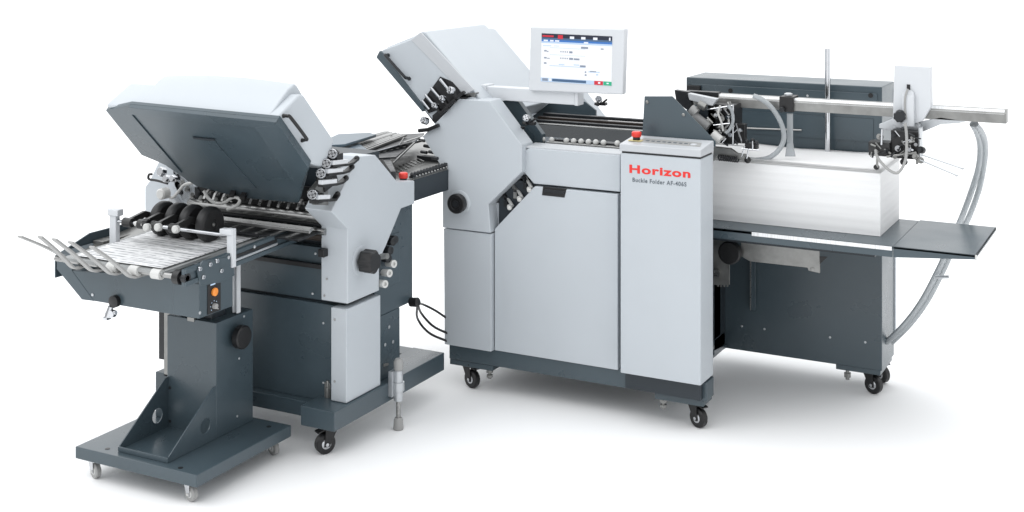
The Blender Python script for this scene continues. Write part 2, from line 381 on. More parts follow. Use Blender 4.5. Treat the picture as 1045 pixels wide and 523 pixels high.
b = MB(); b.xz([(-2.862, 1.236), (-2.846, 1.262), (-2.836, 1.255), (-2.640, 1.050), (-2.652, 1.036)], 4.352, 4.40); b.xz([(-2.862, 1.236), (-2.846, 1.262), (-2.600, .99), (-2.62, .98)], 4.40, 4.94)
b.build('cover_liner', SLATE, cov, .002)
# grab handle on cover side
def grab(parent, pts, r, d, m=BLACK):
    a, c = [Vector(p) for p in pts]; d = Vector(d); b = MB(); t = (c - a) * .1
    b.tube([a, a + d * .7 + t * .2, a + d + t, c + d - t, c + d * .7 - t * .2, c], r, 10, 4); b.ball(a, r * 1.25); b.ball(c, r * 1.25)
    return b.build('grab_handle', m, parent)
grab(cov, Pl([(396, 56.5), (417.5, 80.5)], Y=4.358), .006, (-.002, -.022, 0.004), DARK)
# fold plate rods slot at cover's foot
b = MB(); b.prism(Pl([(430.5, 104), (449, 78.5), (462, 84), (470.5, 95), (458, 108), (437, 116)], Y=4.356), (0, .006, 0)); b.build('rod_slot', BLACK, cov, .001)
for (x0, y0, x1, y1) in [(449, 81, 460, 94.5), (440, 90, 453, 105), (434, 97, 445, 110), (431, 103, 438, 112)]:
    b = MB(); b.cyl(P(x0, y0, Y=4.345), P(x1, y1, Y=4.345), .006, n=12); b.build('guide_rod', CHROME, cov)
for i, (x, y) in enumerate([(462, 93), (453.5, 101), (446, 108.5)]):
    c = P(x, y, Y=4.32); b = MB(); b.star(c, (-.3, -1, .3), .02, .0145 if i == 0 else .011, 10, .06); kk = b.build('adjusting_knob', CHROME, mf, .0006); knob_reflection(kk, c, (-.3, -1, .3), .02, .0145 if i == 0 else .011)
    b = MB(); c2 = P(x + 4, y + 6, Y=4.325); b.bar([c + Vector((-.005, .01, -.005)), c2 + Vector((.0, .0, -.004)), P(x + 12, y + 1, Y=4.325)], .016, .012, (0, 1, 0)); b.build('lever_arm', BLACK, kk, .002)
b = MB(); q = Pl([(441, 118), (447, 113), (468, 100), (476, 99.5), (455, 120), (447, 127), (441, 124)], Y=4.34); b.prism(q, (0, .05, 0)); b.build('lever_bracket', BLACK, mf, .002)
c = P(435.5, 124, Y=4.32); b = MB(); b.star(c, (-.2, -1, .3), .025, .0145, 10, .06); kk = b.build('adjusting_knob', CHROME, mf, .0006); knob_reflection(kk, c, (-.2, -1, .3), .025, .0145)
b = MB(); b.bar(Pl([(427.5, 133.5), (437, 132.5), (448, 128)], Y=4.33), .02, .014, (0, 1, 0)); b.build('lever_arm', BLACK, kk, .003)
b = MB(); b.prism(Pl([(467, 95.5), (485, 95), (484, 99.5), (466, 101)], Y=4.36), (0, .03, 0)); b.build('hinge_arm', GALV, mf, .001)
# touch screen on its arm
arm = MB(); arm.box(-2.478, -2.062, 4.46, 4.51, 1.084, 1.134); arm.prism([(-2.505, 4.452, 1.096), (-2.43, 4.452, 1.096), (-2.43, 4.52, 1.096), (-2.505, 4.52, 1.096)], (0, 0, .044))
arm.box(-2.50, -2.455, 4.44, 4.50, 1.05, 1.096)
armo = arm.build('screen_arm', PANELW, mf, .003)
c = P(489, 84.5, Y=4.49); MB().lathe(c + Vector((0, 0, -.003)), (0, 0, 1), [(0, .014), (.006, .014), (.008, .010)], 20).build('arm_cap', BLACK, armo)
MB().box(-2.062, -2.048, 4.458, 4.512, 1.082, 1.136).build('arm_end', PANELW, armo, .002)
# screen housing, slightly leaning back
SY = 4.44
def spt(u, v, d=0.0):
    """u,v in 0..1 on the housing front; d out of the front"""
    tl, tr, br, bl = [P(*q, Y=SY) for q in ((541, 27.6), (637.6, 29.8), (635.2, 97), (539.6, 92.8))]
    p = (tl * (1 - u) + tr * u) * (1 - v) + (bl * (1 - u) + br * u) * v
    return p + Vector((0, -d, 0))
def spx(px, py, d): return P(px, py, Y=SY - d)
b = MB(); b.prism([spt(0, 0), spt(1, 0), spt(1, 1), spt(0, 1)], (0, .035, 0)); tsc = b.build('touch_screen', PANELW, mf, .005, 3)
b = MB()
b.box(-2.16, -2.10, 4.474, 4.50, 1.11, 1.20); b.build('screen_mount', PANELW, tsc)
D0, D1, D2, D3 = (552.8, 34.2), (624.8, 37.4), (624.0, 87.8), (551.8, 83.2)
def dp(u, v, d):
    x = (D0[0] * (1 - u) + D1[0] * u) * (1 - v) + (D3[0] * (1 - u) + D2[0] * u) * v
    y = (D0[1] * (1 - u) + D1[1] * u) * (1 - v) + (D3[1] * (1 - u) + D2[1] * u) * v
    return P(x, y, Y=SY - d)
db = MB()
def rect(u0, v0, u1, v1, d, mi):
    db.mi = mi; db.prism([dp(u0, v0, d), dp(u1, v0, d), dp(u1, v1, d), dp(u0, v1, d)], (0, .0006, 0))
rect(0, 0, 1, 1, .001, 0)
rect(0, 0, 1, .085, .0018, 1); rect(0, .085, 1, .125, .0018, 7); rect(0, .125, 1, .165, .0018, 2); rect(0, .165, 1, .20, .0018, 3)
rect(.01, .035, .17, .07, .0026, 4); rect(.23, .02, .30, .10, .0026, 4)
for u in (.40, .56, .73): rect(u, .04, u + .06, .09, .0026, 8)
rect(.955, .03, .975, .09, .0026, 8); rect(.03, .13, .09, .16, .0026, 8); rect(.12, .13, .17, .16, .0026, 8); rect(.19, .13, .25, .16, .0026, 8); rect(.6, .14, .66, .17, .0026, 8)
rect(.02, .245, .14, .26, .0018, 3); rect(.18, .245, .25, .255, .0018, 3)
rect(.12, .285, .62, .292, .0018, 3); rect(.12, .43, .62, .436, .0018, 3); rect(.12, .655, .62, .668, .0018, 3); rect(.55, .62, .63, .66, .0018, 6)
rect(.56, .24, .66, .28, .0018, 6); rect(.84, .255, .88, .28, .0018, 6)
for v in (.345, .49, .60): rect(.04, v, .075, v + .03, .0018, 6)
rect(.08, .36, .10, .38, .0018, 6); rect(.08, .505, .12, .52, .0018, 6)
for k in range(4): rect(.27 + k * .03, .35, .285 + k * .03, .375, .0018, 6); rect(.27 + k * .03, .485, .285 + k * .03, .51, .0018, 6)
rect(.395, .345, .44, .385, .0018, 6); rect(.395, .48, .45, .52, .0018, 6); rect(.46, .485, .54, .52, .0018, 6)
rect(.25, .62, .33, .64, .0018, 3); rect(.46, .61, .54, .63, .0018, 3)
rect(.62, .74, .64, .77, .0018, 6); rect(.62, .80, .645, .83, .0018, 6); rect(.67, .735, .83, .755, .0018, 3); rect(.69, .725, .78, .745, .0018, 6); rect(.78, .78, .81, .81, .0018, 3)
rect(0, .92, 1, 1, .0018, 3); rect(.16, .93, .64, .985, .0026, 7); rect(.02, .93, .10, .985, .0026, 6); rect(.115, .93, .15, .98, .0026, 8)
rect(.755, .92, .88, 1, .0026, 4); rect(.885, .92, 1, 1, .0026, 5); rect(.81, .94, .84, .975, .0032, 8); rect(.93, .945, .96, .97, .0032, 8)
db.build('display', [S_BODY, S_NAVY, S_BLUE, S_PALE, S_RED, S_GREEN, S_GREY, S_STEEL, S_ICON], tsc)

# ================================================================== SECOND FOLDING UNIT (turned a quarter)
sf = thing('cross_folding_unit', 'smaller folding unit whose wide open lid shows its dark slate inside', 'folding machine', (-2.85, 3.95, 0))
b = MB(); b.box(-2.635, -2.50, 3.558, 4.26, .100, .165); b.box(-3.26, -3.14, 3.60, 4.26, .100, .165); b.box(-3.14, -2.635, 3.632, 3.70, .098, .150); b.box(-3.14, -2.635, 4.18, 4.26, .100, .163)
b.build('base_frame', SLATE, sf, .003)
castor(sf, -2.576, 3.612, 'black', math.radians(60)); castor(sf, -3.20, 3.66, 'black', 1.2)
b = MB(); c = P(334.5, 404, X=-2.60); b.cyl((c.x, c.y, .165), (c.x, c.y, .200), .009); b.box(c.x - .012, c.x + .012, c.y - .003, c.y + .003, .165, .215); b.cyl((c.x, c.y, .2), (c.x, c.y, .222), .006); b.build('foot_bolt', GALV, sf, .001)
# levelling jack on the rail
fx, fy = -2.488, 3.905
jk = MB(); jk.box(fx - .012, fx + .004, fy - .028, fy + .028, .118, .205); jk.cyl((fx + .012, fy, .10), (fx + .012, fy, .205), .016); jk.cyl((fx + .012, fy, .135), (fx + .012, fy, .165), .021)
jk = jk.build('levelling_jack', ALU, sf, .001)
MB().cyl((fx + .012, fy, .03), (fx + .012, fy, .215), .008).build('jack_screw', STEEL, jk)
MB().lathe((fx + .012, fy, 0.0), (0, 0, 1), [(0, .015), (.003, .018), (.035, .016), (.042, .012)], 24).build('jack_foot', GREYPL, jk)
MB().lathe((fx + .012, fy, .200), (0, 0, 1), [(0, .010), (.008, .016), (.035, .017), (.045, .011)], 16).build('jack_knob', GREYPL, jk)
# dark body
b = MB(); b.box(-3.18, -2.555, 3.662, 3.95, .150, .475); body = b.build('lower_panel', SLATE, sf, .002)
b = MB(); b.box(-3.18, -2.53, 3.672, 4.0, .483, .66); b.build('upper_panel', SLATE, sf, .002)
b = MB(); b.box(-3.17, -2.545, 3.68, 3.99, .165, .485); b.build('body_core', SLATED, sf)
b = MB(); b.box(-2.60, -2.532, 3.84, 4.003, .165, .391); b.box(-2.60, -2.532, 3.84, 4.088, .392, .80); b.build('side_skin', SLATE, sf, .002)
b = MB(); b.box(-3.17, -2.56, 3.99, 4.10, .40, .80); b.build('rear_box', SLATED, sf)
# brown hood opening strip
b = MB(); b.box(-3.1, -2.62, 3.655, 3.671, .592, .606); b.build('slot', BLACK, sf)
MB().box(-2.572, -2.51, 3.640, 3.845, .166, .4755).build('corner_cover', LIGHT, sf, .003)
octL = [(355.2, 310.5), (354.6, 234), (338, 216), (366, 159.8), (383.4, 158.5), (405.8, 185.9), (423.2, 184.6), (423.2, 208.2), (409.5, 213.2), (394.6, 250), (387.2, 266), (387.2, 296.7)]
oq = [P(x, y, X=-2.505) for x, y in octL]; oy = [(q.y, q.z) for q in oq]
zt = sum(oy[i][1] for i in (3, 4)) / 2
oy[0] = (3.640, oy[0][1]); oy[1] = (3.640, oy[1][1]); oy[11] = (oy[10][0], oy[0][1])
hs = MB().yz(oy, -2.612, -2.505).build('side_housing', LIGHT, sf, .004)
b = MB(); b.box(-2.568, -2.51, 3.70, 3.84, .44, .50)
# left drive housing
b = MB(); q = Pl([(147.5, 300), (147.5, 191), (152, 185), (162, 164), (176, 170), (200, 190), (200, 300)], Y=3.66); b.prism(q, (0, .30, 0)); dh = b.build('drive_housing', LIGHT, sf, .006)
b = MB(); b.prism(Pl([(163, 210), (176, 200), (186, 214), (180, 228), (166, 226)], Y=3.64), (0, .02, 0)); b.build('housing_boss', LID, sf, .003)
b = MB(); b.tube(Pl([(171, 187.5), (160, 184.5), (152, 183), (152, 178.5), (155, 178)], Y=3.60), .0045, 8, 4); b.build('wire_handle', BLACK, sf)
for x, y, r in [(167, 176, .017), (172, 183, .014), (179, 183, .012)]:
    c = P(x, y, Y=3.60); MB().star(c, (-.1, -1, .3), .02, r, 10, .06).build('adjusting_knob', CHROME, sf, .0006)
c = P(170, 197, Y=3.6); MB().lathe(c, (0, -1, 0), [(0, .02), (.03, .02), (.035, .015)], 24).build('end_cap', NYLON, sf)
b = MB(); b.prism(Pl([(176, 172), (190, 182), (204, 196), (204, 212), (186, 205), (178, 190)], Y=3.66), (0, .04, 0)); b.build('linkage_plate', DARK, sf, .002)
for i, (x, y) in enumerate([(181, 181), (186, 187), (191, 193), (184, 196), (196, 200), (205, 203), (212, 205), (220, 205), (229, 204)]):
    c = P(x, y, Y=3.635); b = MB(); b.cyl(c, c + Vector((.012, -.012, .008)), .007, n=10); b.box(c.x - .012, c.x + .006, c.y, c.y + .01, c.z - .010, c.z + .002); b.build('linkage', GALV if i % 3 else DARK, sf, .001)
# white air hoses
MB().tube(Pl([(196, 187), (188, 189), (182, 196), (176, 202), (171, 200)], Y=3.60), .0055, 10, 5).build('hose', NYLON, sf)
MB().tube(Pl([(208, 195), (213, 203), (220, 207.5), (229, 207), (237, 202), (243, 202.5), (244.5, 206), (240, 211), (232, 214)], Y=3.56), .0055, 10, 5).build('hose', NYLON, sf)
# fold rollers across the mouth
b = MB(); b.box(-3.18, -2.585, 3.70, 3.95, .66, .95); b.build('roller_core', SLATED, sf)
for i, (y, z, r, m) in enumerate([(3.645, .764, .017, STEEL), (3.655, .742, .012, DARK), (3.635, .724, .011, STEEL), (3.66, .705, .02, BROWN)]):
    MB().cyl((-3.18, y, z), (-2.59, y, z), r, n=20).build('roller', m, sf)
# upper bed bar in front of the rollers
b = MB(); b.prism([(-3.0, 3.545, .735), (-2.59, 3.545, .735), (-2.59, 3.565, .742), (-3.0, 3.565, .742)], (0, 0, .012)); b.build('guide_bar', STEEL, sf, .002)
b = MB(); b.prism([(-3.16, 3.50, .718), (-2.60, 3.50, .718), (-2.60, 3.64, .722), (-3.16, 3.64, .722)], (0, 0, .006)); b.build('outfeed_plate', DARK, sf, .001)
for k in range(6):
    x = -2.95 + k * .062; MB().bar([(x, 3.49, .731), (x + .012, 3.63, .738)], .010, .003, (1, 0, 0)).build('guide_strip', STEEL, sf)
# toothed plate with hooks along the rear of the mouth
b = MB(); b.box(-3.16, -2.60, 3.665, 3.68, .775, .86); b.build('comb_plate', BLACK, sf)
for k in range(13):
    x = -3.10 + k * .040; b = MB(); z = .806
    b.bar([(x, 3.655, z + .012), (x + .006, 3.632, z + .004), (x + .004, 3.622, z - .016)], .010, .006, (1, 0, 0)); b.box(x - .004, x + .018, 3.640, 3.66, z - .002, z + .006)
    b.build('comb_finger', STEEL, sf, .001)
# cover (lid), dark underside
LZ = [(3.260, 1.150), (3.270, 1.160), (3.372, 1.214), (3.395, 1.208), (3.56, 1.043), (3.50, .965), (3.428, .990)]
b = MB(); b.yz(LZ, -3.20, -2.50)
lidc = b.build('cover', LIGHT, sf, .008, 3)
# raised centre of the outer skin: a gently crowned panel
b = MB(); rings = []
prof = lambda c: [(3.264, 1.156), (3.36, 1.212 + c), (3.395, 1.224 + c * 1.2), (3.41, 1.216 + c), (3.60, 1.015), (3.55, .95), (3.40, 1.06), (3.32, 1.13)]
for k in range(13):
    t = k / 12; x = -3.07 + t * (.535 + 0); c = .016 + .010 * math.sin(math.pi * min(1, t * 1.0)) 
    rings.append([(x, y, z) for y, z in prof(c)])
b.loft(rings); b.build('cover_crown', LIGHT, lidc, .006, 3)
# underside
n45 = Vector((0, 1, 1)); p45 = Vector((-2.5, 3.257, 1.149))
def U(px, py, d=0.0): return PN(px, py, p45 + Vector((0, -d, -d)), n45)
dn = Vector((0, -.7071, -.7071))
b = MB(); q = [U(x, y) for x, y in [(108.5, 112.0), (133, 106.5), (284, 121.5), (316, 167.5), (305, 207), (300, 207), (245, 202), (200, 190), (185, 180), (163, 165), (145, 157.5)]]
b.prism(q, -dn * .012)
und = b.build('underside', SLATE, lidc, .001)
def bord(name, pts, h, m, par=und, bev=.001):
    b = MB(); b.prism([U(x, y) for x, y in pts], dn * h); return b.build(name, m, par, bev)
bord('rim', [(133, 106.5), (284, 121.5), (281, 124.5), (262, 126.5), (132.5, 113.5)], .014, SLATE)
bord('rim', [(281, 124.5), (284.5, 121.5), (316, 167.5), (308, 192), (304.5, 189), (262, 126.5)], .014, SLATE)
bord('rim', [(108.5, 112), (133, 106.5), (132.5, 113.5), (186, 176), (163, 165), (145, 157.5)], .004, SLATE)
bord('thin_plate', [(196, 139.5), (219, 142), (222, 147), (262, 192), (240, 192), (213, 162)], .003, SLATE)  # thin raised slate plate across the underside
bord('latch', [(197.5, 139.2), (220, 141.5), (219.5, 143.2), (198, 140.8)], .006, SLATED)
for x, y in ((236, 194), (247, 196)):
    bord('hinge_block', [(x, y), (x + 5, y + .6), (x + 5, y + 7), (x, y + 6.4)], .02, BLACK)
grab(lidc, Pl([(289.5, 118.5), (308.5, 143.5)], X=-2.498), .0055, (.022, -.002, 0.003), BLACK)
# adjusting knobs and lever paddles on the side housing
for i, (x, y, tx, ty) in enumerate([(339.5, 157.5, 365, 163), (333.5, 167.5, 360, 171.5), (328.0, 177.5, 354, 183), (319.5, 199, 345, 201.5)]):
    c = P(x, y, X=-2.50); d = (.55, -1, .25)
    b = MB(); b.star(c, d, .022, .0165, 12, .05); kk = b.build('adjusting_knob', CHROME, sf, .0006); knob_reflection(kk, c, d, .022, .0165)
    b = MB(); b.lathe(c - Vector((.010, -.020, .006)), d, [(0, .019), (.016, .019)], 18); b.box(c.x - .02, c.x + .014, c.y + .005, c.y + .04, c.z - .03, c.z + .0); b.build('knob_housing', BLACK, kk, .002)
    # paddle: black rim with white face, tip curled up
    pX = -2.487
    a = P(tx - 27, ty + 7, X=pX); m1 = P(tx - 12, ty + 5.2, X=pX); e0 = P(tx - 6, ty + 3.5, X=pX); e1 = P(tx - 1, ty - 1, X=pX)
    if i == 3: a = P(tx - 22, ty + 3.6, X=pX); m1 = P(tx - 10, ty + 3, X=pX); e0 = P(tx - 4, ty + 2.5, X=pX); e1 = P(tx - .5, ty - 3, X=pX)
    b = MB(); b.bar([a, m1, e0, e1], .022, .008, (1, 0, 0)); b.ball(e1, .010); pd = b.build('lever_paddle', BLACK, kk, .002)
    b = MB(); u = Vector((0, 0, .011)); b.bar([a + u, m1 + u], .018, .014, (1, 0, 0)); b.build('paddle_insert', PANELW, pd, .002)
b = MB(); b.prism(Pl([(322, 182), (336, 152), (341, 156), (334, 170), (338, 185), (324, 196)], X=-2.55), (.03, 0, 0)); b.build('lever_bracket', BLACK, sf, .002)
b = MB(); b.prism(Pl([(313, 196), (322, 185), (330, 193), (330, 209), (318, 209)], X=-2.545), (.02, 0, 0)); b.build('linkage_plate', GALV, sf, .002)
c = P(331.5, 257.5, Y=3.638); MB().box(c.x - .012, c.x + .012, 3.615, 3.64, c.z - .013, c.z + .013).build('latch_block', BLACK, sf, .002)
# knob on the side facing right
c = P(368, 266, X=-2.505); ring = MB().lathe(c, (1, 0, 0), [(0, .050), (.0015, .050), (.003, .046), (.003, .03)], 36).build('knob_ring', LIGHT, sf)
b = MB(); b.lathe(c, (1, -.0, 0), [(0, .012), (.02, .012)], 16); b.star(c + Vector((.012, 0, 0)), (1, -.0, 0), .048, .040, 7, .13); hk = b.build('hand_knob', BLACK, sf, .002)
for x, y in [(400.5, 269.5), (396, 279), (391.5, 290)]:
    c = P(x, y, X=-2.50); b = MB(); b.lathe(c - Vector((.02, 0, 0)), (1, -.3, .1), [(0, .012), (.035, .0135), (.035, .006), (.030, .006)], 20); b.build('spacer_roll', NYLON, sf)
for x, y in [(401, 247), (398, 256), (403, 245), (396, 264)]:
    c = P(x, y, X=-2.51); MB().lathe(c - Vector((.02, 0, 0)), (1, -.3, .1), [(0, .014), (.03, .014), (.034, .008)], 18).build('dark_roll', DARK, sf)
MB().lathe(P(389, 262, X=-2.49), (1, -.2, .2), [(0, .010), (.03, .010)], 12).build('roll_shaft', GALV, sf)
screws(sf, 'screw', GREYPL, [P(x, y, Y=3.6385) for x, y in [(333.5, 285), (331, 302), (341.5, 326.5), (341.5, 389.5)]], (0, -1, 0), .004)
screws(sf, 'screw', ALU, [P(x, y, Y=3.660) for x, y in [(319, 300), (330, 330), (330, 391), (322, 259)]], (0, -1, 0), .0042)
# side details on dark skin
screws(sf, 'screw', ALU, [P(x, y, X=-2.5305) for x, y in [(397, 334), (401, 349), (393, 352)]], (1, 0, 0), .006)
b = MB(); b.prism(Pl([(391, 371.5), (396, 370.5), (396, 373), (391, 374.5)], X=-2.531), (.002, 0, 0)); b.build('skin_slot', GALV, sf)
# register table running behind, towards the main machine
tz = .835
rt = MB(); rt.box(-3.12, -2.535, 4.04, 4.86, tz - .02, tz); rt.box(-2.545, -2.530, 4.09, 4.36, .752, tz - .004); rt = rt.build('register_table', GALV, sf, .001)
b = MB(); b.box(-2.5295, -2.527, 4.09, 4.345, .752, .828); b.build('table_side', SLATED, rt)
b = MB(); b.box(-2.548, -2.532, 4.09, 4.75, tz, tz + .006)
for k in range(30):
    y = 4.10 + k * .0215; b.lathe((-2.545, y, tz + .010), (1, .0, .0), [(0, .0085), (.014, .0085)], 8)
b.build('star_wheels', DARK, rt)
b = MB()
for k in range(26):
    y = 4.10 + k * .0215; b.lathe((-2.528, y + .008, tz + .004), (1, 0, 0), [(0, .004), (.004, .003)], 6)
b.build('wheel_tips', STEEL, rt)
b = MB(); b.prism([(-3.45, 4.02, tz + .0), (-2.80, 4.02, tz + .0), (-2.80, 4.62, tz + .04), (-3.45, 4.62, tz + .04)], (0, 0, .012)); 
# blue-grey top plates left
b = MB(); b.prism([P(*q, Z=.915) for q in ((331, 146), (345, 139.5), (377, 138.0), (384, 140), (352, 150), (336, 151))], (0, 0, .01)); b.build('top_plate', BLUEGREY, sf, .002)
b = MB(); b.prism([P(*q, Z=.895) for q in ((336, 154), (352, 148), (366, 149.5), (378, 158), (344, 160))], (0, 0, .012)); b.build('top_plate', BLUEGREY, sf, .002)
b = MB(); b.prism([P(*q, Z=.885) for q in ((344, 150), (392, 139.5), (433, 137.5), (404, 162), (372, 164))], (0, 0, .006)); b.build('guide_grille', DARK, rt)
gp = [P(*q, Z=.885) for q in ((352, 150), (394, 138.5), (372, 158), (414, 142))]
for k in range(9):
    t = k / 8; a = gp[0] * (1 - t) + gp[2] * t; c = gp[1] * (1 - t) + gp[3] * t; a = a + UP * .012; c = c + UP * .014
    MB().bar([a, c], .012 if k % 3 else .022, .008, (0.5, .5, 0)).build('guide_strip', STEEL if k % 2 else GALV, rt, .001)
for (q0, q1, w) in [((401, 167), (423, 146), .008), ((388, 150), (400, 138), .006), ((404, 154), (412, 141), .006), ((392, 152), (431, 139), .018)]:
    a = P(*q0, Z=.875); c = P(*q1, Z=.905); MB().bar([a, c], w, .008, (.3, 1, 0)).build('guide_rod', STEEL, rt, .001)
b = MB()
for k in range(14):
    a = P(384, 160, Z=.87); c = P(420, 143, Z=.88); p = a * (1 - k / 13) + c * (k / 13); b.lathe(p, (1, -.5, 0), [(0, .010), (.016, .010)], 8)
b.build('star_wheels', DARK, rt)
b = MB(); b.prism([P(*q, Z=.855) for q in ((386, 164), (394, 160), (404, 184), (399, 184))], (0, 0, .03)); b.build('table_edge', DARK, rt, .001)
b = MB(); a = P(427, 163, Z=.86); a = P(425, 163, Y=4.42); b.box(a.x, a.x + .12, 4.42, 4.45, a.z - .014, a.z + .016); b.build('guide_block', DARK, rt, .003)
for x, y in [(428, 143), (433, 149), (438, 155), (441, 161), (430, 155)]:
    c = P(x, y, Z=.88); MB().cyl(c, c + Vector((.03, -.01, .0)), .0065, n=10).build('guide_roller', DARK, rt)
for k in range(9):
    u = k / 8; a = P(362 + u * 52, 161 - u * 12, Z=.893); c = a + Vector((.03, .26, .012))
    MB().cyl(a, c, .0026, n=8).build('guide_rod', STEEL if k % 3 else CHROME, rt)
for k in range(9):
    a = P(404 + k * 3.6, 178 - k * 1.6, Z=.845); MB().cyl(a, a + Vector((-.05, .03, .004)), .0028, n=8).build('guide_rod', STEEL, rt)
for k in range(12):
    a = P(386 + 3.2 * k, 158 - 1.35 * k, Z=.872); MB().lathe(a, (.9, -.5, .1), [(0, .0095), (.008, .0095), (.008, .004), (.014, .004)], 10).build('guide_roller', DARK if k % 2 else STEEL, rt)
# stop button on the side housing shoulder
c = P(414, 186, X=-2.535); es = MB().lathe((-2.545, c.y, oy[6][1] - .004), (0, 0, 1), [(0, .013), (.012, .013)], 18).build('emergency_stop', BLACK, sf)
MB().lathe((-2.545, c.y, oy[6][1] + .008), (0, 0, 1), [(0, .015), (.003, .0165), (.016, .0165), (.020, .013)], 20).build('button_cap', RED, es)
MB().lathe((-2.545, c.y, oy[6][1] - .006), (0, 0, 1), [(0, .0155), (.004, .0155)], 18).build('button_ring', YELLOW, es)
# power cables to the main machine
h = P(419, 308.5, X=-2.531)
MB().lathe(h, (1, .0, .1), [(0, .016), (.03, .017), (.035, .012)], 14).build('cable_boot', BLACK, sf)
for pts in ([(421, 308), (432, 311), (444, 317), (456, 325)], [(421, 309), (430, 320), (442, 333), (458, 341)], [(420, 309), (426, 325), (438, 340), (458, 349)]):
    q = [P(x, y, Y=4.20 + .05 * k) for k, (x, y) in enumerate(pts)]; q[0] = h + Vector((.03, 0, 0))
    MB().tube(q, .0045, 8, 6).build('power_cable', BLACK, sf)

# ================================================================== DELIVERY CONVEYOR ON PEDESTAL
dc = thing('delivery_conveyor', 'slate conveyor on a pedestal with black press wheels and bent grey fingers', 'conveyor', (-2.90, 3.33, 0))
b = MB(); b.box(-3.155, -2.664, 3.083, 3.547, .062, .100); b.build('base_plate', SLATE, dc, .003)
for x, y, r in [(-3.10, 3.115, .3), (-2.715, 3.12, .35), (-2.72, 3.525, .3), (-3.10, 3.51, .3)]: castor(dc, x, y, 'grey', math.pi + r - .6)
col = MB().box(-3.006, -2.802, 3.336, 3.522, .100, .470).build('pedestal_column', SLATE, dc, .002)
B(P(158.5, 400, Y=3.40).x, -3.0, 3.40, 3.50, .100, .250).build('rear_stiffener', SLATE, dc, .003)
screws(col, 'screw', DARK, [P(x, y, Y=3.336) for x, y in ((173.5, 396), (173.5, 430))], (0, -1, 0), .005)
screws(col, 'screw', ALU, [P(x, y, X=-2.802) for x, y in ((242, 425), (244, 366), (249, 323))], (1, 0, 0), .004)
# gussets with a round hole (polygon ring halves)
def gusset(x):
    t = .004; H = [(3.336, .106), (3.336, .268), (3.322, .268), (3.118, .118), (3.118, .106)]
    cy, cz, r = 3.285, .158, .024; bmq = MB()
    N = 40; outer = []; inner = []
    def hit(a):
        d = Vector((math.cos(a), math.sin(a))); best = 9
        for i in range(len(H)):
            p, q = Vector(H[i]), Vector(H[(i + 1) % len(H)]); e = q - p; w = p - Vector((cy, cz)); den = d.x * e.y - d.y * e.x
            if abs(den) < 1e-9: continue
            s_ = (w.x * e.y - w.y * e.x) / den; u_ = (w.x * d.y - w.y * d.x) / den
            if s_ > 0 and -1e-6 <= u_ <= 1 + 1e-6: best = min(best, s_)
        return (cy + d.x * best, cz + d.y * best)
    angs = sorted([2 * math.pi * k / N for k in range(N)] + [math.atan2(p[1] - cz, p[0] - cy) % (2 * math.pi) for p in H])
    o = [hit(a) for a in angs]; i_ = [(cy + r * math.cos(a), cz + r * math.sin(a)) for a in angs]; n = len(angs)
    V = {}
    for tag, ring in (('o', o), ('i', i_)):
        for sd, xx in ((0, x), (1, x + t)): V[tag, sd] = [bmq.bm.verts.new((xx, a, c)) for a, c in ring]
    for k in range(n):
        j = (k + 1) % n
        bmq._f([V['o', 0][k], V['o', 0][j], V['i', 0][j], V['i', 0][k]]); bmq._f([V['o', 1][k], V['i', 1][k], V['i', 1][j], V['o', 1][j]])
        bmq._f([V['o', 0][k], V['o', 1][k], V['o', 1][j], V['o', 0][j]]); bmq._f([V['i', 0][k], V['i', 0][j], V['i', 1][j], V['i', 1][k]])
    bmesh.ops.remove_doubles(bmq.bm, verts=bmq.bm.verts, dist=1e-5)
    return bmq.build('gusset', SLATE, dc, 0)
gusset(-3.004); gusset(-2.806)
b = MB(); b.box(-3.004, -2.802, 3.115, 3.336, .1005, .106); b.box(-3.004, -2.802, 3.112, 3.118, .1005, .116); b.build('foot_tray', SLATE, dc, .001)
for x, y in [(-3.05, 3.115), (-2.745, 3.105), (-2.72, 3.50)]: MB().cyl((x, y, .0995), (x, y, .1008), .008, n=16).build('plate_hole', BLACK, dc)
# conveyor body
cb = MB(); FY = 3.135
fp = Pl([(95.7, 307.3), (202, 323.5), (202, 283), (160, 281), (73.5, 276.5)], Y=FY)
fp[1].z = fp[0].z = .548; cb.prism(fp, (0, .16, 0)); cbo = cb.build('conveyor_body', SLATE, dc, .002)
# chamfered left side of the tray and its raised left wall
b = MB(); q = Pl([(57.9, 258), (57.9, 274.7), (83.5, 306), (95.9, 307.6), (73.5, 276.5), (72.5, 262)], Y=FY - .001); b.prism(q, (0, .004, 0)); b.prism(Pl([(57.9, 258), (57.9, 274.7), (83.5, 306), (95.7, 307.3), (73.5, 276.5)], Y=FY + .003), (0, .157, 0)); b.build('chamfer_side', SLATE, cbo, .001)
b = MB(); b.yz([(3.14, .60), (3.14, .672), (3.29, .716), (3.60, .716), (3.60, .60)], -3.305, -3.299); b.build('side_wall', SLATE, cbo, .0015)
b = MB(); b.box(-3.297, -3.25, 3.30, 3.62, .668, .690); b.prism([(-3.297, 3.22, .668), (-3.18, 3.22, .668), (-3.18, 3.62, .69), (-3.297, 3.62, .71)], (0, 0, .004)); b.build('side_shelf', GALV, cbo, .001)
screws(cbo, 'screw', ALU, [P(94.5, 301, Y=FY - .001)], (0, -1, 0), .005); screws(cbo, 'screw', ALU, [P(204, 319.5, X=-2.695)], (1, 0, 0), .005)
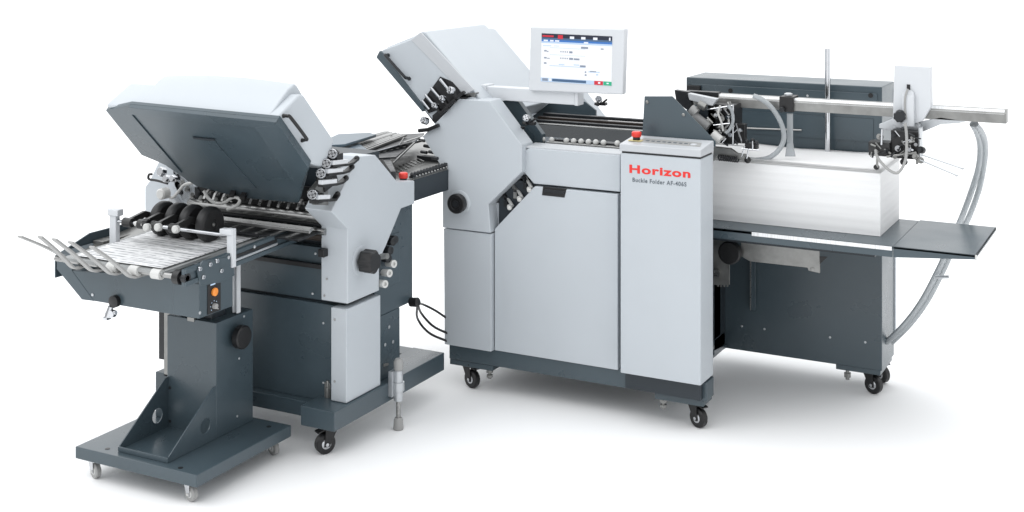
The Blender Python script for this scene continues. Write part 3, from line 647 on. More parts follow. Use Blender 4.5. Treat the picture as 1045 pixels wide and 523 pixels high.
# catch hanging below
c = P(117.5, 309, Y=3.13)
k1 = MB().lathe(c + Vector((0, -.012, .004)), (0, 1, 0), [(0, .012), (.002, .019), (.018, .019), (.02, .01)], 20).build('catch_knob', BLACK, dc)
b = MB(); b.cyl(c + Vector((-.012, -.006, -.012)), c + Vector((-.020, -.012, -.045)), .009, .011); b.cyl(c + Vector((-.03, -.008, -.036)), c + Vector((.012, -.008, -.028)), .007); b.box(c.x - .034, c.x - .016, c.y - .02, c.y, c.z - .054, c.z - .046); b.lathe(c + Vector((-.004, -.016, -.034)), (0, 1, 0), [(0, .012), (.016, .012)], 16)
b.build('catch_clamp', CHROME, k1, .001)
# right rail with groove and bright strip (slopes up to the machine)
def rz(y): return .709 + (y - 3.075) * .042
rr = MB(); y0, y1 = 3.075, 3.62
rr.prism([(-2.715, y0, rz(y0) - .050), (-2.715, y1, rz(y1) - .050), (-2.715, y1, rz(y1)), (-2.715, y0, rz(y0))], (.012, 0, 0))
rr.prism([(-2.703, y0, rz(y0) - .050), (-2.703, y1, rz(y1) - .050), (-2.703, y1, rz(y1) - .036), (-2.703, y0, rz(y0) - .036)], (.006, 0, 0))
rr.prism([(-2.703, y0, rz(y0) - .012), (-2.703, y1, rz(y1) - .012), (-2.703, y1, rz(y1)), (-2.703, y0, rz(y0))], (.006, 0, 0))
ra = rr.build('side_rail', SLATE, dc, .001)
b = MB(); b.prism([(-2.702, 3.20, rz(3.2) - .034), (-2.702, 3.52, rz(3.52) - .034), (-2.702, 3.52, rz(3.52) - .027), (-2.702, 3.2, rz(3.2) - .027)], (.003, 0, 0)); b.build('slide_strip', ALU, ra)
b = MB(); b.prism([(-2.7025, 3.20, rz(3.2) - .024), (-2.7025, 3.52, rz(3.52) - .024), (-2.7025, 3.52, rz(3.52) - .015), (-2.7025, 3.2, rz(3.2) - .015)], (.001, 0, 0)); b.build('rail_groove', BLACK, ra)
screws(ra, 'bolt', ALU, [P(x, y, X=-2.696) for x, y in [(301, 237.5), (306, 239), (299, 244), (259.5, 252), (233, 263)]], (1, 0, 0), .0055, .004)
# end bracket and control box
eb = MB(); eb.prism(Pl([(200, 276), (206, 266), (236, 262), (238, 281), (226, 288), (203, 292)], X=-2.70), (.006, 0, 0)); ebo = eb.build('end_bracket', SLATE, dc, .001)
for x, y in [(203.5, 274.5), (214, 270), (221, 266.5), (207, 283), (225.5, 276.5)]:
    b = MB(); c = P(x, y, X=-2.694); b.lathe(c, (1, 0, 0), [(0, .0075), (.004, .0075), (.006, .006), (.006, .003), (.003, .0028)], 14); b.build('bolt', CHROME, ebo)
cx = MB(); cx.box(-2.80, -2.697, FY - .002, 3.29, .549, .655); cxo = cx.build('control_box', SLATE, dc, .002)
b = MB(); b.prism(Pl([(211.5, 291.5), (224.8, 287), (224.8, 316.5), (211.5, 321.5)], X=-2.6965), (.002, 0, 0)); b.build('control_face', BLACK, cxo, .0005)
b = MB(); c = P(218.5, 298, X=-2.6945); b.lathe(c, (1, 0, 0), [(0, .0125), (.006, .0125), (.007, .010)], 22); b.build('start_button', ORANGE, cxo)
b = MB(); c = P(218.5, 312.5, X=-2.6945); b.lathe(c, (1, 0, 0), [(0, .009), (.010, .008), (.011, .005)], 16); b.bar([c + Vector((.011, .006, -.009)), c + Vector((.011, -.006, .0))], .003, .003, (1, 0, 0)); b.build('speed_dial', GREYPL, cxo)
b = MB()
for k in range(7):
    a = math.radians(-40 + k * 43); c2 = c + Vector((0, math.cos(a) * .016, math.sin(a) * .016)); b.box(c2.x, c2.x + .0006, c2.y - .0012, c2.y + .0012, c2.z - .0012, c2.z + .0012)
c = P(217, 290.5, X=-2.6945); b.box(c.x, c.x + .0006, c.y - .010, c.y + .012, c.z - .002, c.z + .002)
b.build('dial_marks', [S_PALE], cxo)  # marks are given a glow by an emissive colour
# lifting mast: chrome channel
b = MB(); b.box(-2.97, -2.84, 3.36, 3.43, .470, .60); b.build('inner_mast', SLATED, dc)
b = MB(); x0 = P(237, 320, Y=3.44).x; b.box(x0, x0 + .006, 3.44, 3.46, .475, .66); b.box(x0, x0 + .020, 3.452, 3.457, .475, .66); b.box(x0 + .016, x0 + .021, 3.44, 3.457, .475, .66); b.build('mast_channel', PANELW, dc, .0005)
b = MB(); b.box(P(162, 340, Y=3.40).x, P(167, 340, Y=3.40).x, 3.40, 3.42, P(165, 367, Y=3.40).z, .56); b.build('lift_rod', DARK, dc, .001)
B(P(167.2, 340, Y=3.40).x, -3.007, 3.40, 3.45, P(168, 384, Y=3.40).z, .47).build('rod_guide', GALV, dc, .001)
b = MB(); c = P(195, 325.5, Y=3.335); b.box(c.x - .014, c.x + .014, c.y - .002, c.y + .006, c.z - .008, c.z + .004); b.build('height_pointer', GALV, dc)
c = P(240, 343, X=-2.802); hk = MB(); hk.lathe(c, (1, 0, 0), [(0, .014), (.016, .014)], 16); hk.lathe(c + Vector((.014, 0, 0)), (1, 0, 0), [(0, .030), (.003, .038), (.022, .038), (.026, .034), (.026, .001)], 36); hk.build('hand_knob', BLACK, dc)
# belt, rollers
def bz(y): return .694 + (y - 3.06) * .022
bl = MB(); bl.prism([(-3.20, 3.075, bz(3.075) - .012), (-3.20, 3.66, bz(3.66) - .012), (-2.79, 3.66, bz(3.66) - .012), (-2.79, 3.075, bz(3.075) - .012)], (0, 0, .010)); bl.build('belt', mat('grey_belt', (.30, .31, .31), .6, bump=.3), dc, .001)
MB().cyl((-3.24, 3.085, .682), (-2.70, 3.085, .682), .0085).build('end_shaft', STEEL, dc)
MB().cyl((-2.745, 3.085, .682), (-2.722, 3.085, .682), .022).build('shaft_bearing', BLACK, dc)
MB().cyl((-2.715, 3.085, .682), (-2.70, 3.085, .682), .015).build('shaft_collar', DARK, dc)
for x in (-3.0, -2.91, -2.82): MB().cyl((x - .012, 3.082, .682), (x + .022, 3.082, .682), .0155).build('belt_pulley', NYLON, dc)
# bent delivery fingers: (top tip, where it reaches the belt end)
tips = [(20, 241.5), (40.5, 241.5), (55.0, 244), (71.5, 247), (93.5, 252)]
for i, (x, y) in enumerate(tips):
    # finger plane is X = const; find X from its foot position in front of the belt
    X = -3.218 + i * .080; foot = Vector((X, 3.070 if i else 3.150, .670 if i else .668)); tp_ = P(x, y, X=X - .058)
    d = (tp_ - foot); k1 = foot + Vector((0, .035, -.004)); k2 = foot + d * .12 + Vector((0, 0, -.012))
    b = MB(); pts = [k1 + Vector((0.03, .05, .004)), k1, foot + Vector((0, 0, -.006)), k2, foot + d * .30 + Vector((0, 0, -.006)), foot + d * .6, tp_]
    sm = []
    for j in range(len(pts) - 1):
        for t in range(4): sm.append(pts[j].lerp(pts[j + 1], t / 4))
    sm.append(pts[-1])
    for _ in range(3): sm = [sm[0]] + [(sm[j - 1] + sm[j] * 2 + sm[j + 1]) / 4 for j in range(1, len(sm) - 1)] + [sm[-1]]
    b.bar(sm, .021, .007, (1, 0, 0)); b.build('stacker_finger', GREYPL, dc, .002)
# press wheel gantry
gy = 3.285
lp = P(117, 217, Y=gy); rp = P(235.5, 236, Y=gy)
MB().box(lp.x - .014, lp.x + .014, gy - .010, gy + .010, .675, lp.z).build('gantry_post', PANELW, dc, .002)
MB().box(lp.x - .020, lp.x + .026, gy - .014, gy + .014, lp.z - .010, lp.z + .012).build('post_cap', PANELW, dc, .003)
MB().box(rp.x - .010, rp.x + .014, gy - .008, gy + .010, .672, rp.z + .008).build('gantry_post', PANELW, dc, .002)
MB().box(rp.x - .036, rp.x + .012, gy - .012, gy + .012, rp.z - .012, rp.z + .006).build('post_cap', PANELW, dc, .003)
sz = P(150, 230, Y=gy).z; sz2 = P(215, 238, Y=gy).z; sz = (sz + sz2) / 2
MB().cyl((lp.x, gy, sz), (rp.x, gy, sz), .006).build('gantry_shaft', CHROME, dc)
a = P(143, 229, Y=gy - .005); MB().cyl(a + Vector((-.02, 0, 0)), a + Vector((.02, 0, 0)), .008, .011).build('shaft_collar', NYLON, dc)
a = P(151, 229, Y=gy); MB().star(a + Vector((-.012, 0, 0)), (1, 0, 0), .018, .018, 10, .1).build('shaft_knob', BLACK, dc)
MB().star(a + Vector((.02, 0, 0)), (1, 0, 0), .012, .014, 10, .1).build('shaft_knob', BLACK, dc)
for i, (x, y) in enumerate([(167, 220.5), (182, 223), (196.5, 225), (214, 228)]):
    c = P(x, y, Y=3.42); w = .038; c.z = .704 + .057
    wh = MB().lathe(c - Vector((w / 2, 0, 0)), (1, 0, 0), [(0, .018), (0, .048), (.004, .054), (.010, .0575), (w - .010, .0575), (w - .004, .054), (w, .048), (w - .001, .020), (w - .004, .019), (w - .004, .001)], 40).build('press_wheel', SOFTBLACK, dc)
    MB().lathe(c + Vector((w / 2 - .003, 0, 0)), (1, 0, 0), [(0, .007), (.003, .006), (.005, .003)], 14).build('wheel_axle', GALV, wh)
    sx = c.x - .03; b = MB(); b.bar([(sx, 3.42, c.z), (sx, 3.36, c.z + .022), (sx, gy, sz)], .014, .022, (1, 0, 0)); b.cyl((sx - .016, gy, sz), (sx + .02, gy, sz), .0155)
    b.build('wheel_arm', mat('arm_black%d' % i, (.02, .02, .02), .35), wh, .002)
for x, y in [(152, 232), (163.5, 231.8), (181.5, 233.8)]:
    c = P(x, y, Y=gy - .03); MB().lathe(c, (0.1, -1, .1), [(0, .008), (.004, .0125), (.016, .0125), (.020, .009)], 24).build('clamp_knob', NYLON, dc)

# shingled printed sheets
offs = base_of(None)
ns = 11
for k in range(ns):
    yb = 3.09 + k * .046; x0 = -3.165 + random.uniform(-.006, .006); x1 = -2.80 + random.uniform(-.005, .004); L = .12
    if k == ns - 1: L = .06
    o = thing if False else None
    z0 = bz(yb) + .0010; b = MB(); nx, ny = 10, 6; rings = []
    grid = []
    for j in range(ny + 1):
        row = []
        for i in range(nx + 1):
            u, v = i / nx, j / ny; y = yb + L * v
            z = bz(y) + .0012 + .0022 * (1 - v) + .0008 * math.sin(u * 9 + k)*(1-v) + (k % 3) * .0003 + .0006
            row.append(b.bm.verts.new((x0 + (x1 - x0) * u - .015 * v * 0, y, z)))
        grid.append(row)
    for j in range(ny):
        for i in range(nx): b._f([grid[j][i], grid[j][i + 1], grid[j + 1][i + 1], grid[j + 1][i]])
    loc = Vector(((x0 + x1) / 2, yb, z0))
    for v in b.bm.verts: v.co -= loc
    s_ = b.build('printed_sheet', PRINT); s_.location = loc
    so = s_.modifiers.new('thick', 'SOLIDIFY'); so.thickness = .0004
    s_['label'] = 'printed sheet in the overlapping row, lying between the finger end and the press wheels'
    if k == 0: s_['label'] = 'foremost printed sheet of the row, lying at the bent finger end of the belt'
    if k > 6: s_['label'] = 'printed sheet in the overlapping row, lying under or behind the black press wheels'
    s_['category'] = 'paper'; s_['group'] = 'printed sheets in a row on the delivery belt' if k else 'printed sheets in a row on the delivery belt'

# ================================================================== PILE FEEDER
pf = thing('pile_feeder', 'slate feeder with tall back slab, lift table and long steel rail over the paper pile', 'paper feeder', (-1.35, 5.0, 0))
slab = MB().box(-1.822, -1.059, 4.992, 5.21, .100, 1.150).build('back_slab', SLATE, pf, .004)
B(-1.815, -1.055, 5.21, 5.235, .16, 1.12).build('rear_cover', LIGHT, slab, .002)
b = MB(); b.box(-1.23, -1.065, 4.996, 5.20, .082, .100); b.build('castor_bracket', SLATE, pf, .001)
castor(pf, -1.098, 5.035, 'black', math.radians(160)); castor(pf, -1.098, 5.17, 'black', math.radians(150))
b = MB(); b.cyl((-1.19, 5.01, .045), (-1.19, 5.01, .084), .007); b.cyl((-1.19, 5.01, .055), (-1.19, 5.01, .070), .014, n=6); b.build('levelling_bolt', GALV, pf)
# recessed face frame
zf0 = .915; b = MB()
fr = Pl([(716, 88), (899, 93)], Y=4.99)
b.box(-1.80, -1.075, 4.986, 4.992, 1.055, 1.125); b.build('face_plate', SLATE, slab, .002)
b = MB(); b.tube(Pl([(751.5, 108), (751.5, 126), (754, 130), (760, 130.8), (818, 133)], Y=4.985), .0035, 8, 4); b.build('guard_wire', STEEL, slab)
B(*(P(751.5, 0, Y=4.99).x, -1.09, 4.9885, 4.9915, .945, 1.03)).build('recess_panel', SLATE, slab)
for x, y in ((745.5, 92.8), (888.5, 97.6)): MB().lathe(P(x, y, Y=4.986), (0, -1, 0), [(0, .009), (.002, .009)], 16).build('slab_hole', BLACK, slab)
c0, c1 = P(701.5, 87, Y=4.98), P(715, 93, Y=4.98); B(c0.x, c1.x, 4.97, 4.99, c1.z, c0.z).build('edge_block', BLACK, slab, .002)
screws(slab, 'screw', ALU, [P(824, 98, Y=4.985)] + [P(x, y, Y=4.991) for x, y in [(780, 336), (757, 333), (847, 344.5), (883, 349.5)]], (0, -1, 0), .0045)
# lift table
TZ = .671
tb = MB(); tb.box(-1.73, -.925, 4.525, 4.985, TZ - .010, TZ); tb.prism([(-1.70, 4.525, TZ - .020), (-1.56, 4.525, TZ - .036), (-.925, 4.525, TZ - .036), (-.925, 4.525, TZ), (-1.70, 4.525, TZ)], (0, .006, 0))
table = tb.build('lift_table', SLATE, pf, .0015)
ex = MB(); ex.box(-.9243, -.660, 4.525, 5.00, TZ - .008, TZ); ex.prism([(-.923, 4.525, TZ - .036), (-.660, 4.525, TZ - .014), (-.660, 4.525, TZ), (-.923, 4.525, TZ)], (0, .006, 0))
ex.prism([(-.660, 4.53, TZ - .014), (-.660, 5.0, TZ - .014), (-.660, 5.0, TZ), (-.660, 4.53, TZ)], (-.004, 0, 0))
ext = ex.build('table_extension', SLATE, pf, .0015)
B(-.662, -.657, 4.522, 4.530, TZ - .016, TZ + .0005).build('corner_mark', NYLON, ext)
B(P(767, 236, Y=4.52).x, -.927, 4.5215, 4.525, TZ - .013, TZ - .0005).build('scale_strip', SCALE, table)
b = MB(); b.box(-1.63, -1.0, 4.60, 4.64, TZ - .06, TZ - .011); b.box(-1.05, -1.0, 4.64, 4.985, TZ - .06, TZ - .011); b.build('table_support', SLATED, table)
# lift bar, rack, hand knob below the table
Yb = 4.70
b = MB(); b.prism(Pl([(756, 247), (836, 255), (836.5, 270), (836.5, 279), (825, 276.5), (824, 273.5), (765, 267), (757, 262)], Y=Yb), (0, .008, 0)); lb = b.build('lift_bar', GALV, pf, .001)
b = MB(); b.prism(Pl([(836, 262), (844.5, 262.5), (836.5, 270)], Y=Yb + .002), (0, .004, 0)); b.build('bar_wedge', BLACK, lb)
b = MB(); screw(b, P(829, 275, Y=Yb), (0, -1, 0), .008); b.build('bar_screw', GALV, lb)
q = [(728, 237), (744, 247), (744.5, 291)]
for k in range(4): q += [(744.5 - k * 3.2 - 1.6, 291 - (k % 2) * 0), (744.5 - k * 3.2 - 1.6, 293), (744.5 - (k + 1) * 3.2, 293), (744.5 - (k + 1) * 3.2, 291)]
q += [(728, 291)]
b = MB(); b.prism(Pl(q, Y=Yb + .02), (0, .006, 0)); b.build('rack_plate', GALV, pf, .0005)
b = MB(); c = P(731.5, 278.5, Y=Yb + .015); b.lathe(c, (0, -1, 0), [(0, .014), (.006, .014), (.006, .008), (.004, .007), (.004, .001)], 20); b.build('rack_roller', STEEL, pf)
c = P(746.5, 257, Y=Yb - .01); b = MB(); b.lathe(c + Vector((0, .03, 0)), (0, -1, 0), [(0, .015), (.03, .015)], 16); b.lathe(c, (0, -1, 0), [(0, .036), (.003, .042), (.026, .042), (.031, .037), (.031, .001)], 40); b.build('hand_knob', BLACK, pf)
b = MB(); c = P(768, 268, Y=4.97); b.box(c.x - .012, c.x + .012, 4.965, 4.98, .27, .50); b.build('guide_rail', SLATE, pf, .001)
b = MB(); c = P(768, 268, Y=4.96); b.box(c.x - .010, c.x - .007, 4.958, 4.966, .27, .50); b.build('guide_edge', STEEL, pf)
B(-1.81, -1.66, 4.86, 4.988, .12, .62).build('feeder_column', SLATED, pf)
b = MB(); b.prism(Pl([(729, 363), (741.5, 355), (741.5, 352), (729, 358)], X=-1.655), (-.02, 0, 0)); b.build('tie_bar', SLATE, pf)
B(-1.72, -1.672, 4.90, 4.95, .20, .56).build('guide_post', SLATED, pf)
# rail overhead
RY = 4.70
def rail_z(top=True): return 1.125 if top else 1.080
z1 = P(1026.9, 112.9, Y=RY).z; z0 = P(1026.9, 126.6, Y=RY).z; xe = P(1026.9, 120, Y=RY).x; xs = P(700, 95, Y=RY).x
rb = MB(); rb.yz([(RY, z0), (RY, z1 - .012), (RY + .010, z1), (RY + .045, z1), (RY + .045, z0)], xs, xe); rail = rb.build('cross_rail', GALV, pf, .001)
rb = MB(); rb.yz([(RY - .0005, z1 - .014), (RY + .009, z1 + .0008), (RY + .011, z1 + .0006), (RY + .0005, z1 - .014)], P(733, 98, Y=RY).x, xe - .006)
rb.build('scale_strip', SCALE, rail)
B(xs, P(733, 98, Y=RY).x, RY - .002, RY + .03, z1 - .01, z1 + .006).build('rail_end', DARK, rail, .002)
# rail clamp and rod
c0, c1 = P(795.5, 98.5, Y=RY - .01), P(809.5, 115, Y=RY - .01)
cl = B(c0.x, c1.x, RY - .014, RY + .06, c1.z, c0.z).build('rail_clamp', BLACK, pf, .002)
c = P(803, 97, Y=RY); MB().lathe(c + Vector((0, .02, -.004)), (0, 0, 1), [(0, .015), (.006, .015), (.009, .009)], 16).build('clamp_cap', ALU, cl)
c = P(798.5, 112, Y=RY - .02); MB().star(c, (0, -1, 0), .012, .010, 6, .1).build('clamp_screw', DARK, cl)
b = MB(); q0, q1 = P(806, 116, Y=RY), P(806, 146, Y=RY); b.box(q0.x - .011, q0.x + .011, RY, RY + .004, q1.z, q0.z); b.prism(Pl([(803, 146), (809, 146), (811.5, 160), (801, 160)], Y=RY), (0, .006, 0)); b.build('hanging_stop', TUBE, cl, .001)
r0 = P(844.6, 157, Y=4.95); r1 = P(845.0, 50, Y=4.95)
rod = MB().cyl((r0.x, 4.95, .904), (r0.x, 4.95, r1.z), .0105, n=20).build('stop_rod', CHROME, pf)
# clear tube loop
MB().tube(Pl([(769, 98), (778, 102), (789, 112), (797.5, 127), (800, 141), (795, 153), (785, 161), (772, 163.5), (764, 163)], Y=RY - .03), .009, 12, 6).build('clear_hose', TUBE, pf)
# suction head, feed-end mechanism
mech = MB()
def cl_box(name, px0, py0, px1, py1, Y, dy, m, bev=.002, par=pf):
    a, c = P(px0, py0, Y=Y), P(px1, py1, Y=Y); return B(a.x, c.x, Y, Y + dy, c.z, a.z).build(name, m, par, bev)
def cl_cyl(name, p0, p1, Y, r, m, par=pf, Y2=None):
    return MB().cyl(P(*p0, Y=Y), P(*p1, Y=Y if Y2 is None else Y2), r, n=16).build(name, m, par)
head = cl_box('feed_head', 722, 106, 749, 148, 4.62, .10, BLACK, .003)
B(P(700, 0, Y=4.60).x, P(728, 0, Y=4.60).x, 4.62, 4.70, P(714, 142, Y=4.62).z, P(714, 112, Y=4.62).z).build('head_block', SLATED, head)
b = MB(); b.prism(Pl([(700, 95), (731.5, 101.5), (727, 108.5), (700, 101.5)], Y=4.60), (0, .03, 0)); b.build('cover_flap', LID, head, .002)
b = MB(); b.prism(Pl([(688, 92), (702, 94), (706, 110), (700, 112), (690, 104)], Y=4.60), (0, .03, 0)); b.build('head_bracket', DARK, head, .002)
cl_cyl('vacuum_cylinder', (705, 111), (711, 116), 4.58, .018, GREYPL, head)
cl_cyl('vacuum_cylinder', (713, 106), (720, 110), 4.58, .014, GALV, head)
cl_cyl('vacuum_cylinder', (708, 118), (723, 130), 4.58, .017, mat('dull_grey', (.22, .22, .22), .45), head)
cl_cyl('suction_arm', (727, 137), (735, 143.5), 4.56, .017, NYLON, head)
for i, (x, y, r, m) in enumerate([(735, 112, .010, CHROME), (741, 110, .008, GALV), (737, 121, .010, GALV), (744, 119, .009, CHROME), (736, 129, .009, GREYPL), (741, 134, .008, GALV), (732, 127, .008, DARK), (746, 137, .008, CHROME), (731, 118, .007, CHROME), (756, 133, .007, CHROME), (739, 141, .007, GREYPL)]):
    c = P(x, y, Y=4.61); MB().lathe(c, (.1 * (i % 3), -1, .2 - .1 * (i % 4)), [(0, r), (.014, r), (.014, r * .5), (.022, r * .4)], 14).build('valve', m, head)
MB().tube(Pl([(743, 108), (747, 114), (748, 124), (745, 132), (741, 136)], Y=4.58), .006, 8, 5).build('air_hose', TUBE, head)
MB().tube(Pl([(735, 108), (733, 116), (736, 124), (738, 134)], Y=4.59), .004, 8, 5).build('air_hose', NYLON, head)
cl_box('support_rod', 728, 147.4, 762, 149.6, 4.60, .008, STEEL, .001, head)
cl_box('head_foot', 745, 126, 760, 147, 4.63, .03, BLACK, .003, head)
sb = cl_box('sucker_block', 760, 146, 772, 153, 4.60, .03, BLACK, .002)
for x, y in [(762, 144.5), (768, 143.5), (772, 146)]: c = P(x, y, Y=4.60); MB().ball(c, .008).build('sucker_knob', DARK, sb)
MB().ball(P(763, 163.5, Y=4.60), .012, 16).build('sucker_ball', BLACK, sb)
b = MB(); pts = []
for k in range(90):
    t = k / 89; c = P(733 + 20 * t, 161 + 2.2 * t, Y=4.60); a = t * 9 * 2 * math.pi; pts.append(c + Vector((0, math.cos(a) * .009, math.sin(a) * .009)))
b.tube(pts, .0028, 6, 1); b.build('spring', DARK, sb)
b = MB(); b.prism(Pl([(728, 150), (745, 152), (752, 157), (760, 158), (760, 163), (740, 164), (733, 158), (728, 165)], Y=4.61), (0, .02, 0)); b.build('sucker_plate', GALV, sb, .002)
rnd = random.Random(3)
for k in range(30):
    x, y = rnd.uniform(724, 752), rnd.uniform(106, 148)
    if x > 746 and y < 122: continue
    c = P(x, y, Y=4.60); d = Vector((rnd.uniform(-1, 1), rnd.uniform(-.6, .2), rnd.uniform(-1, 1))).normalized()
    MB().cyl(c - d * .012, c + d * rnd.uniform(.008, .022), rnd.uniform(.0018, .0045), n=8).build('linkage_rod', rnd.choice([CHROME, STEEL, DARK, GALV, NYLON]), head)
for p0, p1, r in [((748, 107), (748, 148), .003), ((751, 126), (757, 146), .003), ((728, 128), (745, 126), .0025), ((722, 112), (748, 108), .0025)]:
    MB().cyl(P(*p0, Y=4.59), P(*p1, Y=4.59), r, n=8).build('linkage_rod', CHROME, head)
for p0, p1, r in [((764, 152), (762, 162), .003), ((768, 144), (768, 153), .003), ((757, 152), (775, 153.5), .0025), ((760, 149), (757, 160), .0025)]:
    MB().cyl(P(*p0, Y=4.592), P(*p1, Y=4.592), r, n=8).build('linkage_rod', CHROME, sb)
# right-hand carriage: white box on the rail with black side-guide unit
a, c = P(912.5, 67, Y=4.66), P(949.8, 107.5, Y=4.66)
wb = MB(); q = Pl([(912.6, 67), (949.9, 69), (949.9, 109), (941, 124), (918, 131), (911, 127)], Y=4.655); wb.prism(q, (0, .04, 0)); car = wb.build('rail_carriage', PANELW, pf, .002)
cl_box('carriage_arm', 920.5, 97, 932.5, 130, 4.635, .018, PANELW, .003, car)
b = MB(); q = Pl([(919.8, 100), (933, 101), (932, 95), (929, 92.5), (925, 92.5), (921, 95)], Y=4.637); b.prism(q, (0, .016, 0)); b.build('arm_top', PANELW, car, .001)
cl_box('carriage_slot', 925.3, 86.5, 928.7, 92.5, 4.652, .004, BLACK, .0005, car)
c = P(918.5, 118.8, Y=4.63); MB().star(c + Vector((0, .02, 0)), (0, -1, .0), .035, .0215, 8, .12).build('carriage_knob', DARK, car, .001)
MB().tube(Pl([(926.5, 91), (924, 98), (923.4, 110), (925, 122)], Y=4.632), .0035, 8, 5).build('carriage_wire', GREYPL, car)
b = MB(); b.prism(Pl([(936, 125), (960, 120), (986, 124), (978, 126), (960, 127), (939, 136)], Y=4.70), (0, .01, 0)); b.build('strut', ALU, car, .001)
b = MB(); b.prism(Pl([(897, 127), (912, 121), (938, 127), (938, 134), (911, 134), (897, 131)], Y=4.665), (0, .04, 0)); b.build('carriage_foot', ALU, car, .002)
gd = cl_box('side_guide', 909, 133, 937.5, 163.5, 4.60, .05, BLACK, .003)
cl_box('guide_edge', 937.3, 131, 939, 163, 4.602, .05, ALU, .001, gd)
cl_box('guide_lobe', 886, 144.5, 908, 160.5, 4.58, .06, mat('soft_black', (.02, .02, .021), .4), .004, gd)
for i, (x, y, r, m, L) in enumerate([(899, 140, .010, GALV, .02), (917, 152, .010, CHROME, .02), (924, 158, .009, GALV, .018), (930, 153, .008, CHROME, .02), (935, 160, .010, GALV, .03), (913, 160, .008, GALV, .016), (941.5, 153.5, .012, DARK, .02), (940, 164, .011, GALV, .02), (926, 147, .008, DARK, .02), (932, 141, .007, GALV, .01), (895, 171, .009, BLACK, .02), (922, 165.5, .012, BLACK, .03), (906, 155, .009, DARK, .02), (912, 139, .008, DARK, .01), (934, 148, .006, CHROME, .02)]):
    c = P(x, y, Y=4.585); MB().lathe(c, (.3 * ((i % 3) - 1), -1, .2), [(0, r), (L * .7, r), (L * .7, r * .55), (L, r * .5)], 14).build('guide_screw', m, gd)
rnd = random.Random(5)
for k in range(26):
    x, y = rnd.uniform(888, 937), rnd.uniform(137, 164)
    if x < 908 and y < 146: continue
    c = P(x, y, Y=4.575); d = Vector((rnd.uniform(-1, 1), rnd.uniform(-.6, .1), rnd.uniform(-1, 1))).normalized()
    MB().cyl(c - d * .010, c + d * rnd.uniform(.006, .018), rnd.uniform(.0018, .0042), n=8).build('linkage_rod', rnd.choice([CHROME, STEEL, DARK, GALV]), gd)
cl_cyl('guide_pin', (900, 132), (899.5, 148), 4.57, .004, CHROME, gd)
cl_cyl('guide_pin', (895.5, 158), (895, 171), 4.57, .004, GALV, gd)
cl_cyl('guide_pin', (905, 160), (935, 156), 4.575, .004, GALV, gd)
MB().tube(Pl([(923.6, 126), (925, 136), (925.3, 150), (924.3, 162), (921, 171), (916, 176.6), (909, 175), (901, 168), (895, 160), (893.5, 153)], Y=4.55), .0048, 10, 5).build('guide_cable', GREYPL, gd)
for p0, p1, mid in [((940, 158), (982.5, 172.3), None), ((939, 163.5), (976.5, 179.3), None)]:
    b = MB(); b.tube([P(*p0, Y=4.56), P(*p1, Y=4.48)], .0026, 8, 1); b.ball(P(*p1, Y=4.48), .0042); b.build('feeler_wire', ALU, gd)
# hoses from the rail down behind the table
hp = [(994, 127), (1000.5, 138), (1003, 152), (1001, 172), (994, 195), (984, 222), (972, 250), (958, 280), (943, 308), (926, 331), (907, 350)]
for k, (dx, yy) in enumerate([(-2.6, 5.08), (2.6, 5.10)]):
    pts = []
    for i, (x, y) in enumerate(hp):
        t = min(1, i / 5); pts.append(P(x + dx * (1 if i else .6) + (2 if (k == 1 and 4 <= i <= 5) else 0), y, Y=4.74 + (yy - 4.74) * t))
    if k: pts = pts
    MB().tube(pts, .0105, 12, 5).build('air_hose', TUBE, pf)
c = P(961, 283, Y=5.05); MB().cyl(c + Vector((-.022, 0, -.004)), c + Vector((.026, 0, .004)), .006).build('hose_tie', ALU, pf)

# ================================================================== PAPER PILE
pp = thing('paper_pile', 'tall block of plain white sheets stacked on the slate lift table under the rail', 'paper', (-1.33, 4.82, TZ))
px0, px1, py0, py1 = -1.73, -.993, 4.655, 4.980
b = MB(); ptop = .888; rings = []
NZ = 30
for k in range(NZ + 1):
    z = TZ + .001 + (ptop - TZ - .001) * k / NZ; j = .0007; a, c, d, e = [random.uniform(-j, j) for _ in range(4)]
    rings.append([(px0 + a, py0 + c, z), (px1 + d, py0 + c, z), (px1 + d, py1 + e, z), (px0 + a, py1 + e, z)])
b.loft(rings); b.build('ream', PAPER, pp)
for k in range(9):
    b = MB(); nx, ny = 24, 8; g = []; amp = .0012 + .0010 * k; ph = random.uniform(0, 6); hh = ptop + .0006 + .0016 * k
    dx, dy = random.uniform(-.003, .003), random.uniform(-.003, .003)
    for j in range(ny + 1):
        row = []
        for i in range(nx + 1):
            u, v = i / nx, j / ny
            z = hh + amp * (.5 + .5 * math.sin(u * 7 + ph + v * 2)) * (.3 + .7 * v) * (1 if k > 1 else .5)
            row.append(b.bm.verts.new((px0 + (px1 - px0) * u + dx, py0 + (py1 - py0) * v + dy, z)))
        g.append(row)
    for j in range(ny):
        for i in range(nx): b._f([g[j][i], g[j][i + 1], g[j + 1][i + 1], g[j + 1][i]])
    o = b.build('loose_sheet', SHEET, pp); so = o.modifiers.new('t', 'SOLIDIFY'); so.thickness = .0005

# ================================================================== CAMERA
cam = bpy.data.cameras.new('camera'); co = bpy.data.objects.new('camera', cam); COL.objects.link(co); sc.camera = co
co.location = CAM; co.rotation_euler = (math.radians(90), 0, YAW)
cam.sensor_width = 36; cam.lens = FPX / 1045 * 36; cam.clip_end = 500; cam.clip_start = .05
# image centre row is 261.5 px, the horizon is at HY: shift down
cam.shift_y = -(261.5 - HY) / 1045; cam.shift_x = 0

# ================================================================== LIGHT: white studio
w = bpy.data.worlds.new('World'); sc.world = w; w.use_nodes = True; nt = w.node_tree
bg = nt.nodes['Background']; bg.inputs['Strength'].default_value = 1.34
tc = nt.nodes.new('ShaderNodeTexCoord'); sep = nt.nodes.new('ShaderNodeSeparateXYZ'); nt.links.new(tc.outputs['Generated'], sep.inputs[0])
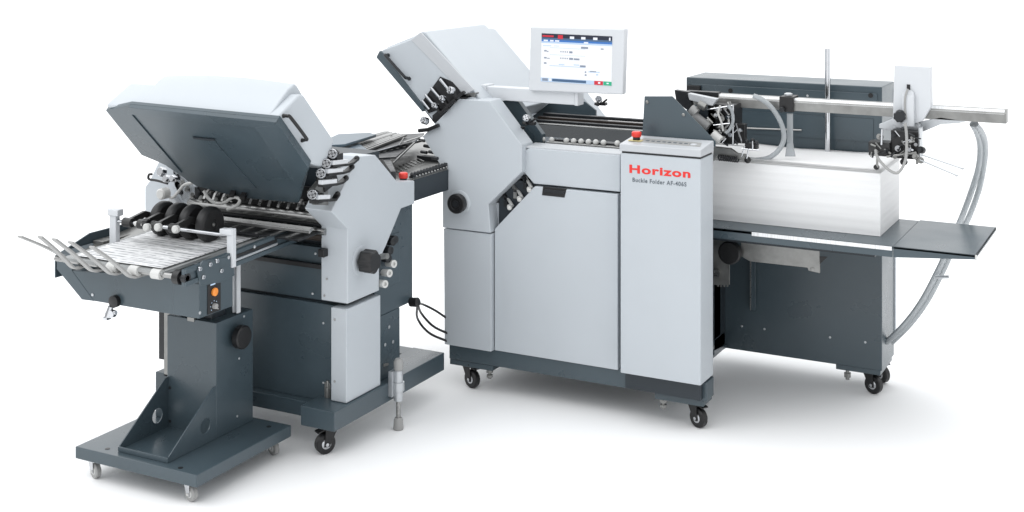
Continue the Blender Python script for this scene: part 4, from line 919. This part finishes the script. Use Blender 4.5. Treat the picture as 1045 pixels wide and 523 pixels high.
# invented world gradient: bright overhead, dark low band behind camera for metal reflections, dimmer right
def vmath(op, a, b):
    m = nt.nodes.new('ShaderNodeMath'); m.operation = op
    for i, q in enumerate((a, b)):
        if isinstance(q, (int, float)): m.inputs[i].default_value = q
        else: nt.links.new(q, m.inputs[i])
    return m.outputs[0]
def ramp(v, a, b, c, d, smooth=True):
    r = nt.nodes.new('ShaderNodeMapRange'); r.interpolation_type = 'SMOOTHSTEP' if smooth else 'LINEAR'
    for k, q in zip(('From Min', 'From Max', 'To Min', 'To Max'), (a, b, c, d)): r.inputs[k].default_value = q
    nt.links.new(v, r.inputs['Value']); return r.outputs['Result']
low = ramp(sep.outputs['Y'], -.35, .35, .42, .95)
up_ = ramp(sep.outputs['Z'], .12, .5, 0, 1)
side = ramp(sep.outputs['X'], -.8, .8, 1.15, .68)
hi = ramp(sep.outputs['Z'], .1, .9, 1.22, 1.38)
lerp = vmath('ADD', low, vmath('MULTIPLY', up_, vmath('SUBTRACT', hi, low)))
tot = vmath('MULTIPLY', lerp, side)
cmb = nt.nodes.new('ShaderNodeCombineColor')
for i, g in enumerate((.985, 1.0, 1.015)):
    mm = nt.nodes.new('ShaderNodeMath'); mm.operation = 'MULTIPLY'; mm.inputs[1].default_value = g
    nt.links.new(tot, mm.inputs[0]); nt.links.new(mm.outputs[0], cmb.inputs[i])
nt.links.new(cmb.outputs[0], bg.inputs['Color'])
def area(name, loc, target, size, power, size_y=None):
    l = bpy.data.lights.new(name, 'AREA'); l.energy = power; l.shape = 'RECTANGLE'; l.size = size; l.size_y = size_y or size
    o = bpy.data.objects.new(name, l); COL.objects.link(o); o.location = loc
    o.rotation_euler = (Vector(target) - Vector(loc)).to_track_quat('-Z', 'Y').to_euler(); return o
area('softbox', (-3.6, 1.2, 4.2), (-2.0, 4.4, .4), 2.2, 30, 2.2)
area('softbox', (-1.2, 4.6, 5.0), (-1.8, 4.6, 0), 5.0, 14, 4.0)

sc.render.engine = 'CYCLES'; sc.cycles.samples = 64; sc.cycles.use_denoising = True
vs = sc.view_settings; vs.view_transform = 'Standard'; vs.look = 'None'; vs.exposure = 0; vs.gamma = 1
sc.render.resolution_x = 1024; sc.render.resolution_y = 512
